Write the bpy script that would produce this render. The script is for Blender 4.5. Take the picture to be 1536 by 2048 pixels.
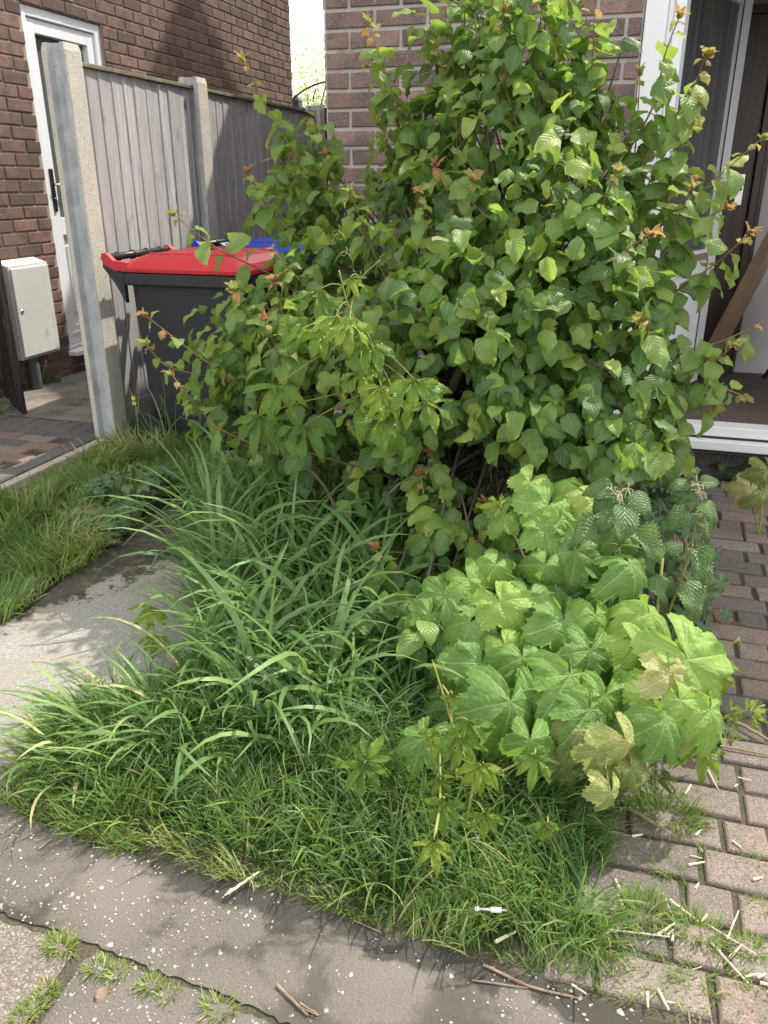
import bpy, bmesh, math, random
import numpy as np
from mathutils import Vector, Matrix
random.seed(7); RNG = np.random.default_rng(7)
for o in list(bpy.data.objects): bpy.data.objects.remove(o)
SC = bpy.context.scene
COL = SC.collection
R = math.radians

# ---------------------------------------------------------------- camera
FPX, PITCH, YAW, CAMH = 1613.0, 0.3883, 0.2915, 1.25
cam_d = bpy.data.cameras.new('camera'); cam = bpy.data.objects.new('camera', cam_d); COL.objects.link(cam)
cam.location = (0, 0, CAMH)
cam.rotation_euler = (math.pi/2 - PITCH, 0, YAW)
cam_d.sensor_fit = 'VERTICAL'; cam_d.sensor_height = 24.0; cam_d.lens = 24.0*FPX/2048
cam_d.clip_start = 0.05; cam_d.clip_end = 500
SC.camera = cam

# ---------------------------------------------------------------- sky + sun (sun high behind the houses, to the right)
SUN = Vector((0.42, 0.62, 1.0)).normalized()
world = bpy.data.worlds.new('World'); SC.world = world; world.use_nodes = True
wn = world.node_tree; wn.nodes.clear()
def wnode(t, **k):
    n = wn.nodes.new(t)
    for a, b in k.items(): setattr(n, a, b)
    return n
sky = wnode('ShaderNodeTexSky', sky_type='NISHITA', sun_disc=False)
sky.sun_elevation = math.asin(SUN.z); sky.sun_rotation = math.atan2(SUN.x, SUN.y)
sky.air_density = 1.0; sky.dust_density = 1.5
wc = wnode('ShaderNodeTexCoord'); wz = wnode('ShaderNodeTexNoise')
wz.inputs['Scale'].default_value = 2.6; wz.inputs['Detail'].default_value = 7; wz.inputs['Roughness'].default_value = .55
wr = wnode('ShaderNodeValToRGB')
wr.color_ramp.elements[0].position = .34; wr.color_ramp.elements[0].color = (0, 0, 0, 1)
wr.color_ramp.elements[1].position = .50; wr.color_ramp.elements[1].color = (1, 1, 1, 1)
wr2 = wnode('ShaderNodeValToRGB')
wr2.color_ramp.elements[0].position = .35; wr2.color_ramp.elements[0].color = (13.2, 13.0, 12.0, 1)
wr2.color_ramp.elements[1].position = .62; wr2.color_ramp.elements[1].color = (8.6, 8.6, 8.4, 1)
wm = wnode('ShaderNodeMix', data_type='RGBA')
wb = wnode('ShaderNodeBackground'); wb.inputs['Strength'].default_value = 0.15
wo = wnode('ShaderNodeOutputWorld')
l = wn.links.new
l(wc.outputs['Generated'], wz.inputs['Vector']); l(wz.outputs['Fac'], wr.inputs['Fac']); l(wz.outputs['Fac'], wr2.inputs['Fac'])
l(wr.outputs['Color'], wm.inputs['Factor']); l(sky.outputs['Color'], wm.inputs['A']); l(wr2.outputs['Color'], wm.inputs['B'])
l(wm.outputs['Result'], wb.inputs['Color']); l(wb.outputs['Background'], wo.inputs['Surface'])
sun_d = bpy.data.lights.new('sun', 'SUN'); sun = bpy.data.objects.new('sun', sun_d); COL.objects.link(sun)
sun_d.energy = 4.5; sun_d.angle = R(0.8); sun_d.color = (1.0, .94, .80)
sun.rotation_euler = SUN.to_track_quat('Z', 'Y').to_euler(); sun.location = (-3, 7, 10)
SC.view_settings.view_transform = 'Standard'; SC.view_settings.look = 'None'
SC.view_settings.gamma = 1; SC.view_settings.exposure = 0.46
SC.render.engine = 'CYCLES'
SC.cycles.max_bounces = 8; SC.cycles.transmission_bounces = 4; SC.cycles.diffuse_bounces = 4; SC.cycles.transparent_max_bounces = 6

# ---------------------------------------------------------------- measuring helpers: photo pixel -> point in the place
_F = np.array([-math.sin(YAW)*math.cos(PITCH), math.cos(YAW)*math.cos(PITCH), -math.sin(PITCH)])
_R = np.array([math.cos(YAW), math.sin(YAW), 0.]); _U = np.cross(_R, _F)
def ray(x, y): return _F + _R*(x-768)/FPX - _U*(y-1024)/FPX
def AY(x, y, Y): d = ray(x, y); return d*Y/d[1] + [0, 0, CAMH]
def AX(x, y, X): d = ray(x, y); return d*X/d[0] + [0, 0, CAMH]
def AZ(x, y, Z=0.): d = ray(x, y); return d*(Z-CAMH)/d[2] + [0, 0, CAMH]
def inpoly(P, poly):
    x, y = P[:, 0], P[:, 1]; c = np.zeros(len(P), bool); n = len(poly)
    for i in range(n):
        x1, y1 = poly[i]; x2, y2 = poly[(i+1) % n]
        k = ((y1 > y) != (y2 > y)) & (x < (x2-x1)*(y-y1)/((y2-y1)+1e-12)+x1); c ^= k
    return c
def gpoly(pts): return [tuple(AZ(x, y)[:2]) for x, y in pts]
def sample_poly(poly, n, rng=RNG):
    a = np.array(poly); lo, hi = a.min(0), a.max(0); out = np.zeros((0, 2))
    while len(out) < n:
        p = lo + rng.random((n*2, 2))*(hi-lo); out = np.vstack([out, p[inpoly(p, poly)]])
    return out[:n]
def edge_dist(P, poly):
    d = np.full(len(P), 9.)
    for i in range(len(poly)):
        a = np.array(poly[i]); b = np.array(poly[(i+1) % len(poly)]); ab = b-a
        t = np.clip(((P-a)@ab)/(ab@ab+1e-12), 0, 1); d = np.minimum(d, np.linalg.norm(P-(a+t[:, None]*ab), axis=1))
    return d

# ---------------------------------------------------------------- object helpers
def tag(o, label=None, cat=None, group=None, kind=None):
    if label: o['label'] = label
    if cat: o['category'] = cat
    if group: o['group'] = group
    if kind: o['kind'] = kind
    return o
def thing(name, loc, label, cat, group=None):
    o = bpy.data.objects.new(name, None); COL.objects.link(o); o.location = loc; o.empty_display_size = .1
    return tag(o, label, cat, group)
def link(name, me, mats, parent=None):
    o = bpy.data.objects.new(name, me); COL.objects.link(o)
    if not isinstance(mats, (list, tuple)): mats = [mats]
    for m in mats: me.materials.append(m)
    if parent:
        o.parent = parent; o.matrix_parent_inverse = Matrix.Translation(parent.location).inverted() if parent.parent is None else (Matrix.Translation(parent.parent.location)).inverted() @ Matrix.Identity(4)
        if parent.parent is not None: o.matrix_parent_inverse = Matrix.Identity(4)
    return o
class MB:
    """mesh collector in world coordinates"""
    def __init__(s): s.V = []; s.F = []; s.t = []; s.uv = []; s.mi = []; s.n = 0; s.v2 = []
    def add(s, V, F, tint=.5, uv=None, mi=0, v2=0.):
        V = np.asarray(V, float); n = len(V); s.V.append(V)
        for f in F: s.F.append(tuple(i+s.n for i in f)); s.mi.append(mi)
        s.t.append(np.full(n, tint) if np.isscalar(tint) else tint)
        s.v2.append(np.full(n, v2) if np.isscalar(v2) else v2)
        s.uv.append(np.zeros((n, 2)) if uv is None else uv); s.n += n; return s
    def build(s, name, mats, parent=None, smooth=False, bevel=0):
        V = np.vstack(s.V); me = bpy.data.meshes.new(name)
        if parent is not None:
            base = np.array(parent.location) if parent.parent is None else np.array(parent.parent.location)
            V = V - base
        tot = np.array([len(f) for f in s.F], np.int32); flat = np.fromiter((i for f in s.F for i in f), np.int32)
        return _mk(name, V, flat, tot, np.concatenate(s.t), np.vstack(s.uv), np.array(s.mi, np.int32), mats, parent, smooth, np.concatenate(s.v2), bevel)
def _mk(name, V, flat, tot, tint, uv, mi, mats, parent, smooth, v2=None, bevel=0):
    me = bpy.data.meshes.new(name)
    me.vertices.add(len(V)); me.vertices.foreach_set('co', V.astype(np.float32).ravel())
    me.loops.add(len(flat)); me.loops.foreach_set('vertex_index', flat)
    me.polygons.add(len(tot)); st = np.concatenate([[0], np.cumsum(tot)[:-1]]).astype(np.int32)
    me.polygons.foreach_set('loop_start', st); me.polygons.foreach_set('loop_total', tot)
    me.polygons.foreach_set('use_smooth', np.full(len(tot), smooth))
    if mi is not None: me.polygons.foreach_set('material_index', mi)
    me.update(calc_edges=True)
    a = me.attributes.new('tint', 'FLOAT', 'POINT'); a.data.foreach_set('value', tint.astype(np.float32))
    if v2 is not None:
        a = me.attributes.new('vein', 'FLOAT', 'POINT'); a.data.foreach_set('value', v2.astype(np.float32))
    if uv is not None:
        u = me.uv_layers.new(name='UVMap'); u.data.foreach_set('uv', uv[flat].astype(np.float32).ravel())
    me.validate()
    if not isinstance(mats, (list, tuple)): mats = [mats]
    for m in mats: me.materials.append(m)
    o = bpy.data.objects.new(name, me); COL.objects.link(o)
    if parent is not None: o.parent = parent
    if bevel:
        b = o.modifiers.new('bevel', 'BEVEL'); b.width = bevel; b.segments = 2; b.limit_method = 'ANGLE'; b.angle_limit = R(35)
    return o
BOXF = [(0, 3, 2, 1), (4, 5, 6, 7), (0, 1, 5, 4), (1, 2, 6, 5), (2, 3, 7, 6), (3, 0, 4, 7)]
def box(mb, x0, x1, y0, y1, z0, z1, **k):
    V = [(x0, y0, z0), (x1, y0, z0), (x1, y1, z0), (x0, y1, z0), (x0, y0, z1), (x1, y0, z1), (x1, y1, z1), (x0, y1, z1)]
    return mb.add(V, BOXF, **k)
def prism(mb, poly, z0, z1, **k):
    n = len(poly); V = [(x, y, z0) for x, y in poly] + [(x, y, z1) for x, y in poly]
    a = sum(poly[i][0]*poly[(i+1) % n][1]-poly[(i+1) % n][0]*poly[i][1] for i in range(n))
    F = [tuple(range(n, 2*n)) if a > 0 else tuple(range(2*n-1, n-1, -1)), tuple(range(n-1, -1, -1)) if a > 0 else tuple(range(n))]
    for i in range(n):
        j = (i+1) % n; f = (i, j, j+n, i+n); F.append(f if a > 0 else f[::-1])
    return mb.add(V, F, **k)
def tube(mb, pts, rad, seg=6, **k):
    pts = np.array(pts, float); n = len(pts)
    rad = np.full(n, rad) if np.isscalar(rad) else np.interp(np.linspace(0, 1, n), np.linspace(0, 1, len(rad)), rad)
    T = np.gradient(pts, axis=0); T /= np.linalg.norm(T, axis=1)[:, None]+1e-9
    up = np.array([0, 0, 1.]) if abs(T[0][2]) < .9 else np.array([1., 0, 0]); V = []
    A = np.cross(T[0], up); A /= np.linalg.norm(A)
    for i in range(n):
        A = A - T[i]*(A@T[i]); A /= np.linalg.norm(A)+1e-9; B = np.cross(T[i], A)
        for s in range(seg):
            a = 2*math.pi*s/seg; V.append(pts[i]+rad[i]*(A*math.cos(a)+B*math.sin(a)))
    F = [(i*seg+s, i*seg+(s+1) % seg, (i+1)*seg+(s+1) % seg, (i+1)*seg+s) for i in range(n-1) for s in range(seg)]
    F += [tuple(range(seg-1, -1, -1)), tuple(range((n-1)*seg, n*seg))]
    return mb.add(V, F, **k)
def lathe(mb, c, axis, prof, seg=24, **k):
    """prof: (distance along axis, radius)"""
    ax = np.array(axis, float); ax /= np.linalg.norm(ax); u = np.cross(ax, [0, 0, 1.] if abs(ax[2]) < .9 else [1., 0, 0]); u /= np.linalg.norm(u); w = np.cross(ax, u)
    V = [np.array(c)+ax*h+r*(u*math.cos(2*math.pi*s/seg)+w*math.sin(2*math.pi*s/seg)) for h, r in prof for s in range(seg)]
    F = [(i*seg+s, i*seg+(s+1) % seg, (i+1)*seg+(s+1) % seg, (i+1)*seg+s) for i in range(len(prof)-1) for s in range(seg)]
    F += [tuple(range(seg-1, -1, -1)), tuple(range((len(prof)-1)*seg, len(prof)*seg))]
    return mb.add(V, F, **k)
def bez(p0, p1, p2, n=10):
    t = np.linspace(0, 1, n)[:, None]; p0, p1, p2 = map(lambda a: np.array(a, float), (p0, p1, p2))
    return (1-t)**2*p0+2*t*(1-t)*p1+t*t*p2
def spline(pts, n=16):
    pts = np.array(pts, float)
    if len(pts) == 2: return pts[0]+(pts[1]-pts[0])*np.linspace(0, 1, n)[:, None]
    P = np.vstack([2*pts[0]-pts[1], pts, 2*pts[-1]-pts[-2]]); out = []
    for u in np.linspace(0, len(pts)-1-1e-6, n):
        i = int(u); t = u-i; a, b, c, d = P[i], P[i+1], P[i+2], P[i+3]
        out.append(.5*((2*b)+(-a+c)*t+(2*a-5*b+4*c-d)*t*t+(-a+3*b-3*c+d)*t**3))
    return np.array(out)

# ---------------------------------------------------------------- materials
class NT:
    def __init__(s, name):
        s.m = bpy.data.materials.new(name); s.m.use_nodes = True; s.t = s.m.node_tree; s.t.nodes.clear()
        s.out = s.t.nodes.new('ShaderNodeOutputMaterial'); s.tc = s.t.nodes.new('ShaderNodeTexCoord')
    def n(s, t, ins=None, **k):
        x = s.t.nodes.new('ShaderNode'+t)
        for a, b in k.items(): setattr(x, a, b)
        for a, b in (ins or {}).items(): s.put(x.inputs[a], b)
        return x
    def put(s, sock, v):
        if isinstance(v, bpy.types.NodeSocket): s.t.links.new(v, sock)
        else: sock.default_value = v
    def noise(s, scale, detail=4, rough=.55, vec=None, stretch=None, dist=0.):
        v = vec or s.tc.outputs['Object']
        if stretch: v = s.n('Mapping', {'Vector': v, 'Scale': stretch}).outputs[0]
        return s.n('TexNoise', {'Vector': v, 'Scale': scale, 'Detail': detail, 'Roughness': rough, 'Distortion': dist}).outputs['Fac']
    def ramp(s, f, stops, interp='LINEAR'):
        r = s.n('ValToRGB', {'Fac': f}); e = r.color_ramp.elements; r.color_ramp.interpolation = interp
        while len(e) < len(stops): e.new(.5)
        for i, (p, c) in enumerate(stops):
            e[i].position = p; e[i].color = (c, c, c, 1) if isinstance(c, (int, float)) else (*c, 1)
        return r.outputs['Color']
    def mix(s, f, a, b, mode='MIX'):
        x = s.n('Mix', data_type='RGBA', blend_type=mode)
        s.put(x.inputs['Factor'], f)
        for k, v in (('A', a), ('B', b)): s.put(x.inputs[k], (*v, 1) if isinstance(v, tuple) and len(v) == 3 else v)
        return x.outputs['Result']
    def math(s, op, a, b=0., c=None, clamp=False):
        x = s.n('Math', operation=op, use_clamp=clamp); s.put(x.inputs[0], a); s.put(x.inputs[1], b)
        if c is not None: s.put(x.inputs[2], c)
        return x.outputs[0]
    def attr(s, name): return s.n('Attribute', attribute_name=name).outputs['Fac']
    def bump(s, h, strength=.5, dist=.01, normal=None):
        b = s.n('Bump', {'Height': h, 'Strength': strength, 'Distance': dist})
        if normal: s.put(b.inputs['Normal'], normal)
        return b.outputs[0]
    def bsdf(s, col, rough=.7, normal=None, spec=.5, metal=0., coat=0.):
        p = s.n('BsdfPrincipled', {'Metallic': metal, 'Specular IOR Level': spec, 'Coat Weight': coat})
        s.put(p.inputs['Base Color'], (*col, 1) if isinstance(col, tuple) and len(col) == 3 else col)
        s.put(p.inputs['Roughness'], rough)
        if normal: s.put(p.inputs['Normal'], normal)
        return p.outputs[0]
    def done(s, sh): s.t.links.new(sh, s.out.inputs['Surface']); return s.m

def simple_mat(name, col, rough=.6, var=.25, nscale=8, bump=.15, bscale=60, spec=.5, metal=0., dirt=None, dist=.004):
    t = NT(name); f = t.noise(nscale, 5)
    c = t.mix(t.ramp(f, [(.3, 0), (.7, 1)]), tuple(a*(1-var) for a in col), tuple(min(1, a*(1+var)) for a in col))
    if dirt:
        d = t.ramp(t.noise(dirt[1], 7, .65), [(dirt[2], 0), (dirt[2]+.14, 1)]); c = t.mix(d, c, dirt[0])
    return t.done(t.bsdf(c, rough, t.bump(t.noise(bscale, 4), bump, dist), spec, metal))

def leaf_mat(name, stops, trans, rough=.42, tw=.32, vein='ovate', veincol=(.2, .28, .06), vamt=.35, bump=.6, spec=.5, spots=None, vn=7.0):
    """stops: ramp over the per-leaf tint; trans: colour of light let through"""
    t = NT(name); ti = t.attr('tint')
    base = t.ramp(ti, stops)
    nz = t.noise(38, 5, .6)
    base = t.mix(t.math('MULTIPLY', t.ramp(nz, [(.35, 0), (.75, 1)]), .35), base, t.mix(.5, base, (.10, .15, .03)), 'MIX')
    uv = t.tc.outputs['UV']; sx = t.n('SeparateXYZ', {'Vector': uv}); u, v = sx.outputs[0], sx.outputs[1]
    if vein == 'ovate':
        au = t.math('ABSOLUTE', t.math('SUBTRACT', u, .5))              # 0 .. .5
        w = t.math('SUBTRACT', t.math('MULTIPLY', v, vn), t.math('MULTIPLY', au, vn*.75))
        fr = t.math('ABSOLUTE', t.math('SUBTRACT', t.math('FRACT', w), .5))
        line = t.ramp(fr, [(.0, 1), (.09, .25), (.16, 0)])
        mid = t.ramp(au, [(.0, 1), (.02, .8), (.045, 0)])
        vv = t.math('MAXIMUM', line, mid)
        pil = t.ramp(fr, [(0, 0), (.5, 1)])
    elif vein == 'attr':
        vo = t.n('TexVoronoi', {'Vector': uv, 'Scale': 15.}, feature='DISTANCE_TO_EDGE').outputs['Distance']; vv = t.math('MAXIMUM', t.ramp(t.attr('vein'), [(.25, 0), (.8, 1)]), t.ramp(vo, [(0, .35), (.06, 0)])); pil = t.ramp(vo, [(0, 0), (.35, 1)])
    else:
        w = t.math('FRACT', t.math('MULTIPLY', u, 5.)); vv = t.ramp(t.math('ABSOLUTE', t.math('SUBTRACT', w, .5)), [(0, 1), (.3, 0)]); pil = vv
    col = t.mix(t.math('MULTIPLY', vv, vamt), base, veincol)
    if spots:
        s_ = t.ramp(t.noise(spots[1], 6, .7), [(spots[2], 0), (spots[2]+.07, 1)]); col = t.mix(s_, col, spots[0])
    h = t.math('ADD', t.math('MULTIPLY', pil, .6), t.math('MULTIPLY', nz, .5))
    h = t.math('SUBTRACT', h, t.math('MULTIPLY', vv, .5))
    nb = t.bump(h, bump, .0022)
    p = t.bsdf(col, t.ramp(nz, [(.3, rough-.06), (.8, rough+.12)]), nb, spec)
    tr = t.n('BsdfTranslucent', {'Color': t.mix(.45, t.mix(1., col, (2.2, 2.2, 2.2), 'MULTIPLY'), trans), 'Normal': nb}).outputs[0]
    ms = t.n('MixShader', {'Fac': tw}); t.t.links.new(p, ms.inputs[1]); t.t.links.new(tr, ms.inputs[2])
    return t.done(ms.outputs[0])

def brick_mat(name, c0, c1, c2, flecks=.0):
    t = NT(name); ti = t.attr('tint')
    c = t.ramp(ti, [(0, c0), (.35, c1), (.7, c1), (1, c2)])
    c = t.mix(t.ramp(t.noise(9, 5, .6, stretch=(1, 1, 1)), [(.45, 0), (.62, .7)]), c, c0)   # fired dark patches
    c = t.mix(t.ramp(t.noise(150, 3, .6), [(.5, 0), (.72, .35)]), c, (.42, .33, .28))
    if flecks: c = t.mix(t.ramp(t.noise(3.5, 6, .7), [(.55, 0), (.75, .35)]), c, (.45, .42, .40))
    if flecks: c = t.mix(t.ramp(t.noise(230, 2, .5), [(.66, 0), (.70, flecks)]), c, (.62, .56, .5))
    h = t.math('ADD', t.noise(90, 5, .7), t.math('MULTIPLY', t.noise(18, 3), .6))
    return t.done(t.bsdf(c, .85, t.bump(h, .8, .004), .3))

M = {}
M['brick_left'] = brick_mat('brick_side_house', (.08, .056, .052), (.175, .106, .092), (.235, .142, .118))
M['brick_mid'] = brick_mat('brick_middle', (.105, .082, .088), (.215, .138, .132), (.30, .195, .180), .9)
M['brick_dark'] = brick_mat('brick_plinth', (.035, .033, .035), (.06, .05, .05), (.09, .075, .07))
M['mortar_left'] = simple_mat('mortar_tan', (.33, .265, .205), .95, .2, 12, .6, 120)
M['mortar_mid'] = simple_mat('mortar_grey', (.42, .40, .37), .95, .15, 12, .6, 120, dirt=((.3, .24, .17), 5, .55))
M['upvc'] = simple_mat('white_upvc', (.78, .80, .84), .32, .02, 3, .02, 40, dirt=((.55, .55, .52), 3, .66))
M['upvc_shaded'] = simple_mat('white_upvc_shaded', (.74, .76, .80), .38, .03, 3, .02, 40)  # dimmer copy of the white upvc, shade put into its colour
M['black_metal'] = simple_mat('black_metal', (.015, .015, .017), .4, .2, 8, .05)
M['chrome'] = simple_mat('chrome', (.62, .62, .64), .22, .05, 20, .02, metal=1.)
M['rubber'] = simple_mat('rubber', (.012, .012, .013), .6, .2, 20, .1)
M['seal'] = simple_mat('black_seal', (.02, .02, .022), .6, .1)
M['meter_box'] = simple_mat('meter_box_grp', (.60, .60, .60), .5, .05, 5, .05, 70, dirt=((.36, .33, .29), 4, .60))
M['pipe_grey'] = simple_mat('grey_pipe', (.10, .10, .105), .6, .2, 8)
M['twig'] = simple_mat('dead_wood', (.26, .19, .13), .9, .35, 30, .5, 120)
M['straw'] = simple_mat('dry_straw', (.62, .54, .42), .8, .2, 40, .4, 160)
M['bark'] = simple_mat('shrub_bark', (.085, .068, .052), .9, .4, 30, .8, 70)
M['stem_green'] = simple_mat('green_stem', (.26, .27, .07), .6, .3, 20, .1)
M['stem_red'] = simple_mat('reddish_stem', (.22, .12, .06), .6, .35, 20, .1)
M['flower_y'] = simple_mat('yellow_petal', (.85, .66, .03), .6, .1)
M['flower_w'] = simple_mat('pale_catkin', (.40, .40, .27), .7, .15)
M['steel'] = simple_mat('galvanised_steel', (.55, .56, .58), .35, .15, 30, .1, metal=.9)

def glass_like(name, col, rough=.08):
    t = NT(name); f = t.noise(1.5, 4, stretch=(1, 1, .6))
    c = t.mix(f, tuple(a*.7 for a in col), tuple(a*1.35 for a in col))
    return t.done(t.bsdf(c, rough, None, .6))
M['glass_door'] = glass_like('door_glass_green', (.085, .105, .10), .12)
t = NT('textured_glass')                                     # dark reeded obscure glass
st = t.noise(34, 6, .6, stretch=(1, 1, .045), dist=.6)
c = t.mix(t.ramp(st, [(.35, 0), (.7, 1)]), (.028, .032, .032), (.115, .12, .115))
M['reeded'] = t.done(t.bsdf(c, .28, t.bump(st, .5, .006), .5))
t = NT('brown_door')
g = t.noise(26, 6, .6, stretch=(1, 1, .05)); c = t.mix(t.ramp(g, [(.3, 0), (.7, 1)]), (.030, .016, .012), (.075, .042, .032))
M['brown_door'] = t.done(t.bsdf(c, .4, t.bump(g, .2, .002)))
M['porch_wall'] = simple_mat('porch_plaster', (.50, .48, .50), .85, .06, 4, .1)
M['porch_floor'] = simple_mat('porch_mat', (.105, .078, .066), .95, .2, 40, .5, 200)
M['radiator'] = simple_mat('radiator_enamel', (.42, .42, .41), .4, .05)
t = NT('plank_wood')
g = t.noise(14, 6, .6, stretch=(1, 1, .1)); M['plank'] = t.done(t.bsdf(t.mix(g, (.16, .105, .07), (.38, .27, .18)), .75, t.bump(g, .3, .002)))
# weathered fence boards
t = NT('weathered_boards'); ti = t.attr('tint')
vec = None
v0 = t.n('VectorMath', {0: t.tc.outputs['Object']}, operation='ADD'); off = t.n('CombineXYZ', {'Z': t.math('MULTIPLY', ti, 37.)}); t.t.links.new(off.outputs[0], v0.inputs[1])
g = t.noise(58, 9, .68, vec=v0.outputs[0], stretch=(1, 1, .05), dist=1.1)
g2 = t.noise(5, 4, .6, vec=v0.outputs[0], stretch=(1, 1, .4), dist=1.6)
c = t.ramp(g, [(.26, (.20, .195, .205)), (.42, (.40, .395, .41)), (.6, (.56, .555, .575)), (.8, (.66, .655, .67))])
c = t.mix(t.ramp(g2, [(.62, 0), (.75, .55)]), c, (.12, .095, .085))
kn = t.n('TexVoronoi', {'Vector': t.n('Mapping', {'Vector': v0.outputs[0], 'Scale': (1, 1, .5)}).outputs[0], 'Scale': 7.5}); 
c = t.mix(t.ramp(kn.outputs['Distance'], [(.07, .85), (.13, .35), (.20, 0)]), c, (.075, .06, .055))
c = t.mix(t.math('MULTIPLY', ti, .65), c, (.33, .32, .33))
zz = t.n('SeparateXYZ', {'Vector': t.tc.outputs['Object']}).outputs[2]
st_ = t.ramp(t.noise(2.2, 5, .6, stretch=(1, 1, .5)), [(.45, 0), (.7, .45)]); c = t.mix(st_, c, (.20, .175, .165))
M['boards'] = t.done(t.bsdf(c, .85, t.bump(g, .8, .003), .25))
M['cap_wood'] = simple_mat('mossy_capping', (.17, .165, .115), .9, .35, 14, .5, 90, dirt=((.12, .15, .05), 10, .5))
M['dark_fence'] = simple_mat('dark_boards', (.030, .028, .030), .85, .4, 6, .3, 40)
t = NT('old_black_wood')
g = t.noise(34, 8, .65, stretch=(1, 1, .06), dist=.8)
c = t.ramp(g, [(.35, (.016, .014, .016)), (.55, (.05, .042, .042)), (.66, (.16, .125, .10)), (.8, (.34, .28, .22))])
M['old_wood'] = t.done(t.bsdf(c, .9, t.bump(g, 1., .008), .2))
# concrete post
t = NT('concrete_post_rough'); g = t.noise(170, 4, .7); g3 = t.noise(7, 5, .6)
c = t.ramp(g, [(.33, (.30, .27, .23)), (.5, (.60, .56, .48)), (.68, (.80, .76, .66))]); c = t.mix(t.ramp(g3, [(.4, 0), (.7, .55)]), c, (.40, .41, .42))
M['conc_rough'] = t.done(t.bsdf(c, .9, t.bump(g, .8, .004), .25))
t = NT('concrete_smooth_shade'); g = t.noise(9, 6, .65); g4 = t.ramp(t.noise(60, 3, .5), [(.68, 0), (.72, .6)])
c = t.ramp(g, [(.3, (.27, .29, .32)), (.5, (.38, .405, .43)), (.72, (.52, .53, .52))]); c = t.mix(g4, c, (.08, .08, .09))  # smooth concrete with the bluish shade of the slot put into its colour
M['conc_smooth_shade'] = t.done(t.bsdf(c, .8, t.bump(t.noise(80, 4), .3, .003), .3))
M['kerb'] = simple_mat('concrete_kerb', (.42, .37, .32), .9, .25, 9, .5, 90)
# light weathered concrete slab
t = NT('old_concrete'); g = t.noise(5.5, 8, .68, dist=.5); f = t.noise(170, 4, .75); f2 = t.noise(48, 5, .7)
c = t.ramp(f, [(.3, (.17, .16, .15)), (.5, (.30, .29, .275)), (.7, (.44, .43, .41))])
c = t.mix(t.ramp(f2, [(.56, 0), (.66, .55)]), c, (.20, .185, .165))
c = t.mix(t.ramp(t.noise(3.2, 5, .6), [(.5, 0), (.7, .6)]), c, (.45, .36, .27))
moss = t.attr('tint')                                         # black moss creeping in from the far edge
mm = t.ramp(t.math('ADD', t.math('MULTIPLY', moss, .9), t.math('MULTIPLY', t.noise(11, 8, .72), 1.)), [(.86, 0), (.93, 1)])
c = t.mix(mm, c, t.mix(t.ramp(t.noise(28, 6, .7), [(.5, 0), (.68, 1)]), (.035, .032, .024), (.16, .14, .105)))
c = t.mix(t.ramp(t.noise(1.6, 6, .65), [(.42, 0), (.62, .55)]), c, (.17, .155, .135))
M['slab'] = t.done(t.bsdf(c, .92, t.bump(t.math('ADD', f, f2), .7, .003), .25))
# asphalt footway
t = NT('asphalt'); f = t.noise(260, 3, .7); g = t.noise(4.5, 7, .65, dist=.4)
c = t.ramp(f, [(.3, (.072, .066, .061)), (.55, (.130, .120, .111)), (.75, (.205, .190, .176))])
c = t.mix(t.ramp(g, [(.50, 0), (.57, .85)]), c, (.045, .042, .039))
c = t.mix(t.ramp(t.noise(2.2, 4), [(.35, .35), (.6, 0)]), c, (.30, .26, .235))
crk = t.n('TexVoronoi', {'Vector': t.tc.outputs['Object'], 'Scale': 3.1}, feature='DISTANCE_TO_EDGE').outputs['Distance']
dm = t.math('ADD', t.math('MULTIPLY', t.attr('tint'), .62), t.math('MULTIPLY', t.noise(9, 6, .65, dist=.5), 1.)); c = t.mix(t.ramp(dm, [(.80, 0), (.90, .85)]), c, (.040, .037, .034))
M['asphalt'] = t.done(t.bsdf(c, .9, t.bump(t.math('ADD', f, t.noise(60, 5, .7)), .7, .004), .3))
t = NT('asphalt_pink'); f = t.noise(150, 4, .7); v = t.n('TexVoronoi', {'Vector': t.tc.outputs['Object'], 'Scale': 330.}).outputs['Color']
vs = t.n('SeparateXYZ', {'Vector': v}).outputs[0]
c = t.ramp(vs, [(0, (.12, .105, .095)), (.45, (.165, .145, .13)), (.7, (.22, .17, .15)), (.9, (.27, .235, .21)), (1, (.38, .36, .33))])
M['asphalt_pink'] = t.done(t.bsdf(c, .9, t.bump(f, .8, .004), .3))
t = NT('aggregate'); ti = t.attr('tint')
c = t.ramp(ti, [(0, (.34, .32, .28)), (.55, (.48, .45, .39)), (.72, (.36, .30, .22)), (.86, (.27, .16, .13)), (1, (.15, .145, .145))])
M['stones'] = t.done(t.bsdf(t.mix(t.ramp(t.noise(300, 3), [(.45, 0), (.7, .5)]), c, (.35, .31, .26)), .75, t.bump(t.noise(300, 3), .4, .001), .35))
t = NT('crack_dirt'); f = t.noise(90, 5, .7)
M['soil'] = t.done(t.bsdf(t.mix(f, (.022, .018, .013), (.075, .060, .045)), .98, t.bump(f, 1., .01), .2))
t = NT('damp_stain'); f = t.noise(200, 4, .7)
M['joint'] = t.done(t.bsdf(t.mix(t.ramp(t.noise(22, 5, .6), [(.5, 0), (.6, .8)]), t.ramp(f, [(.3, (.045, .040, .032)), (.6, (.12, .105, .078)), (.8, (.24, .21, .16))]), (.055, .085, .028)), .95, t.bump(f, 1., .004), .2))
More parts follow.
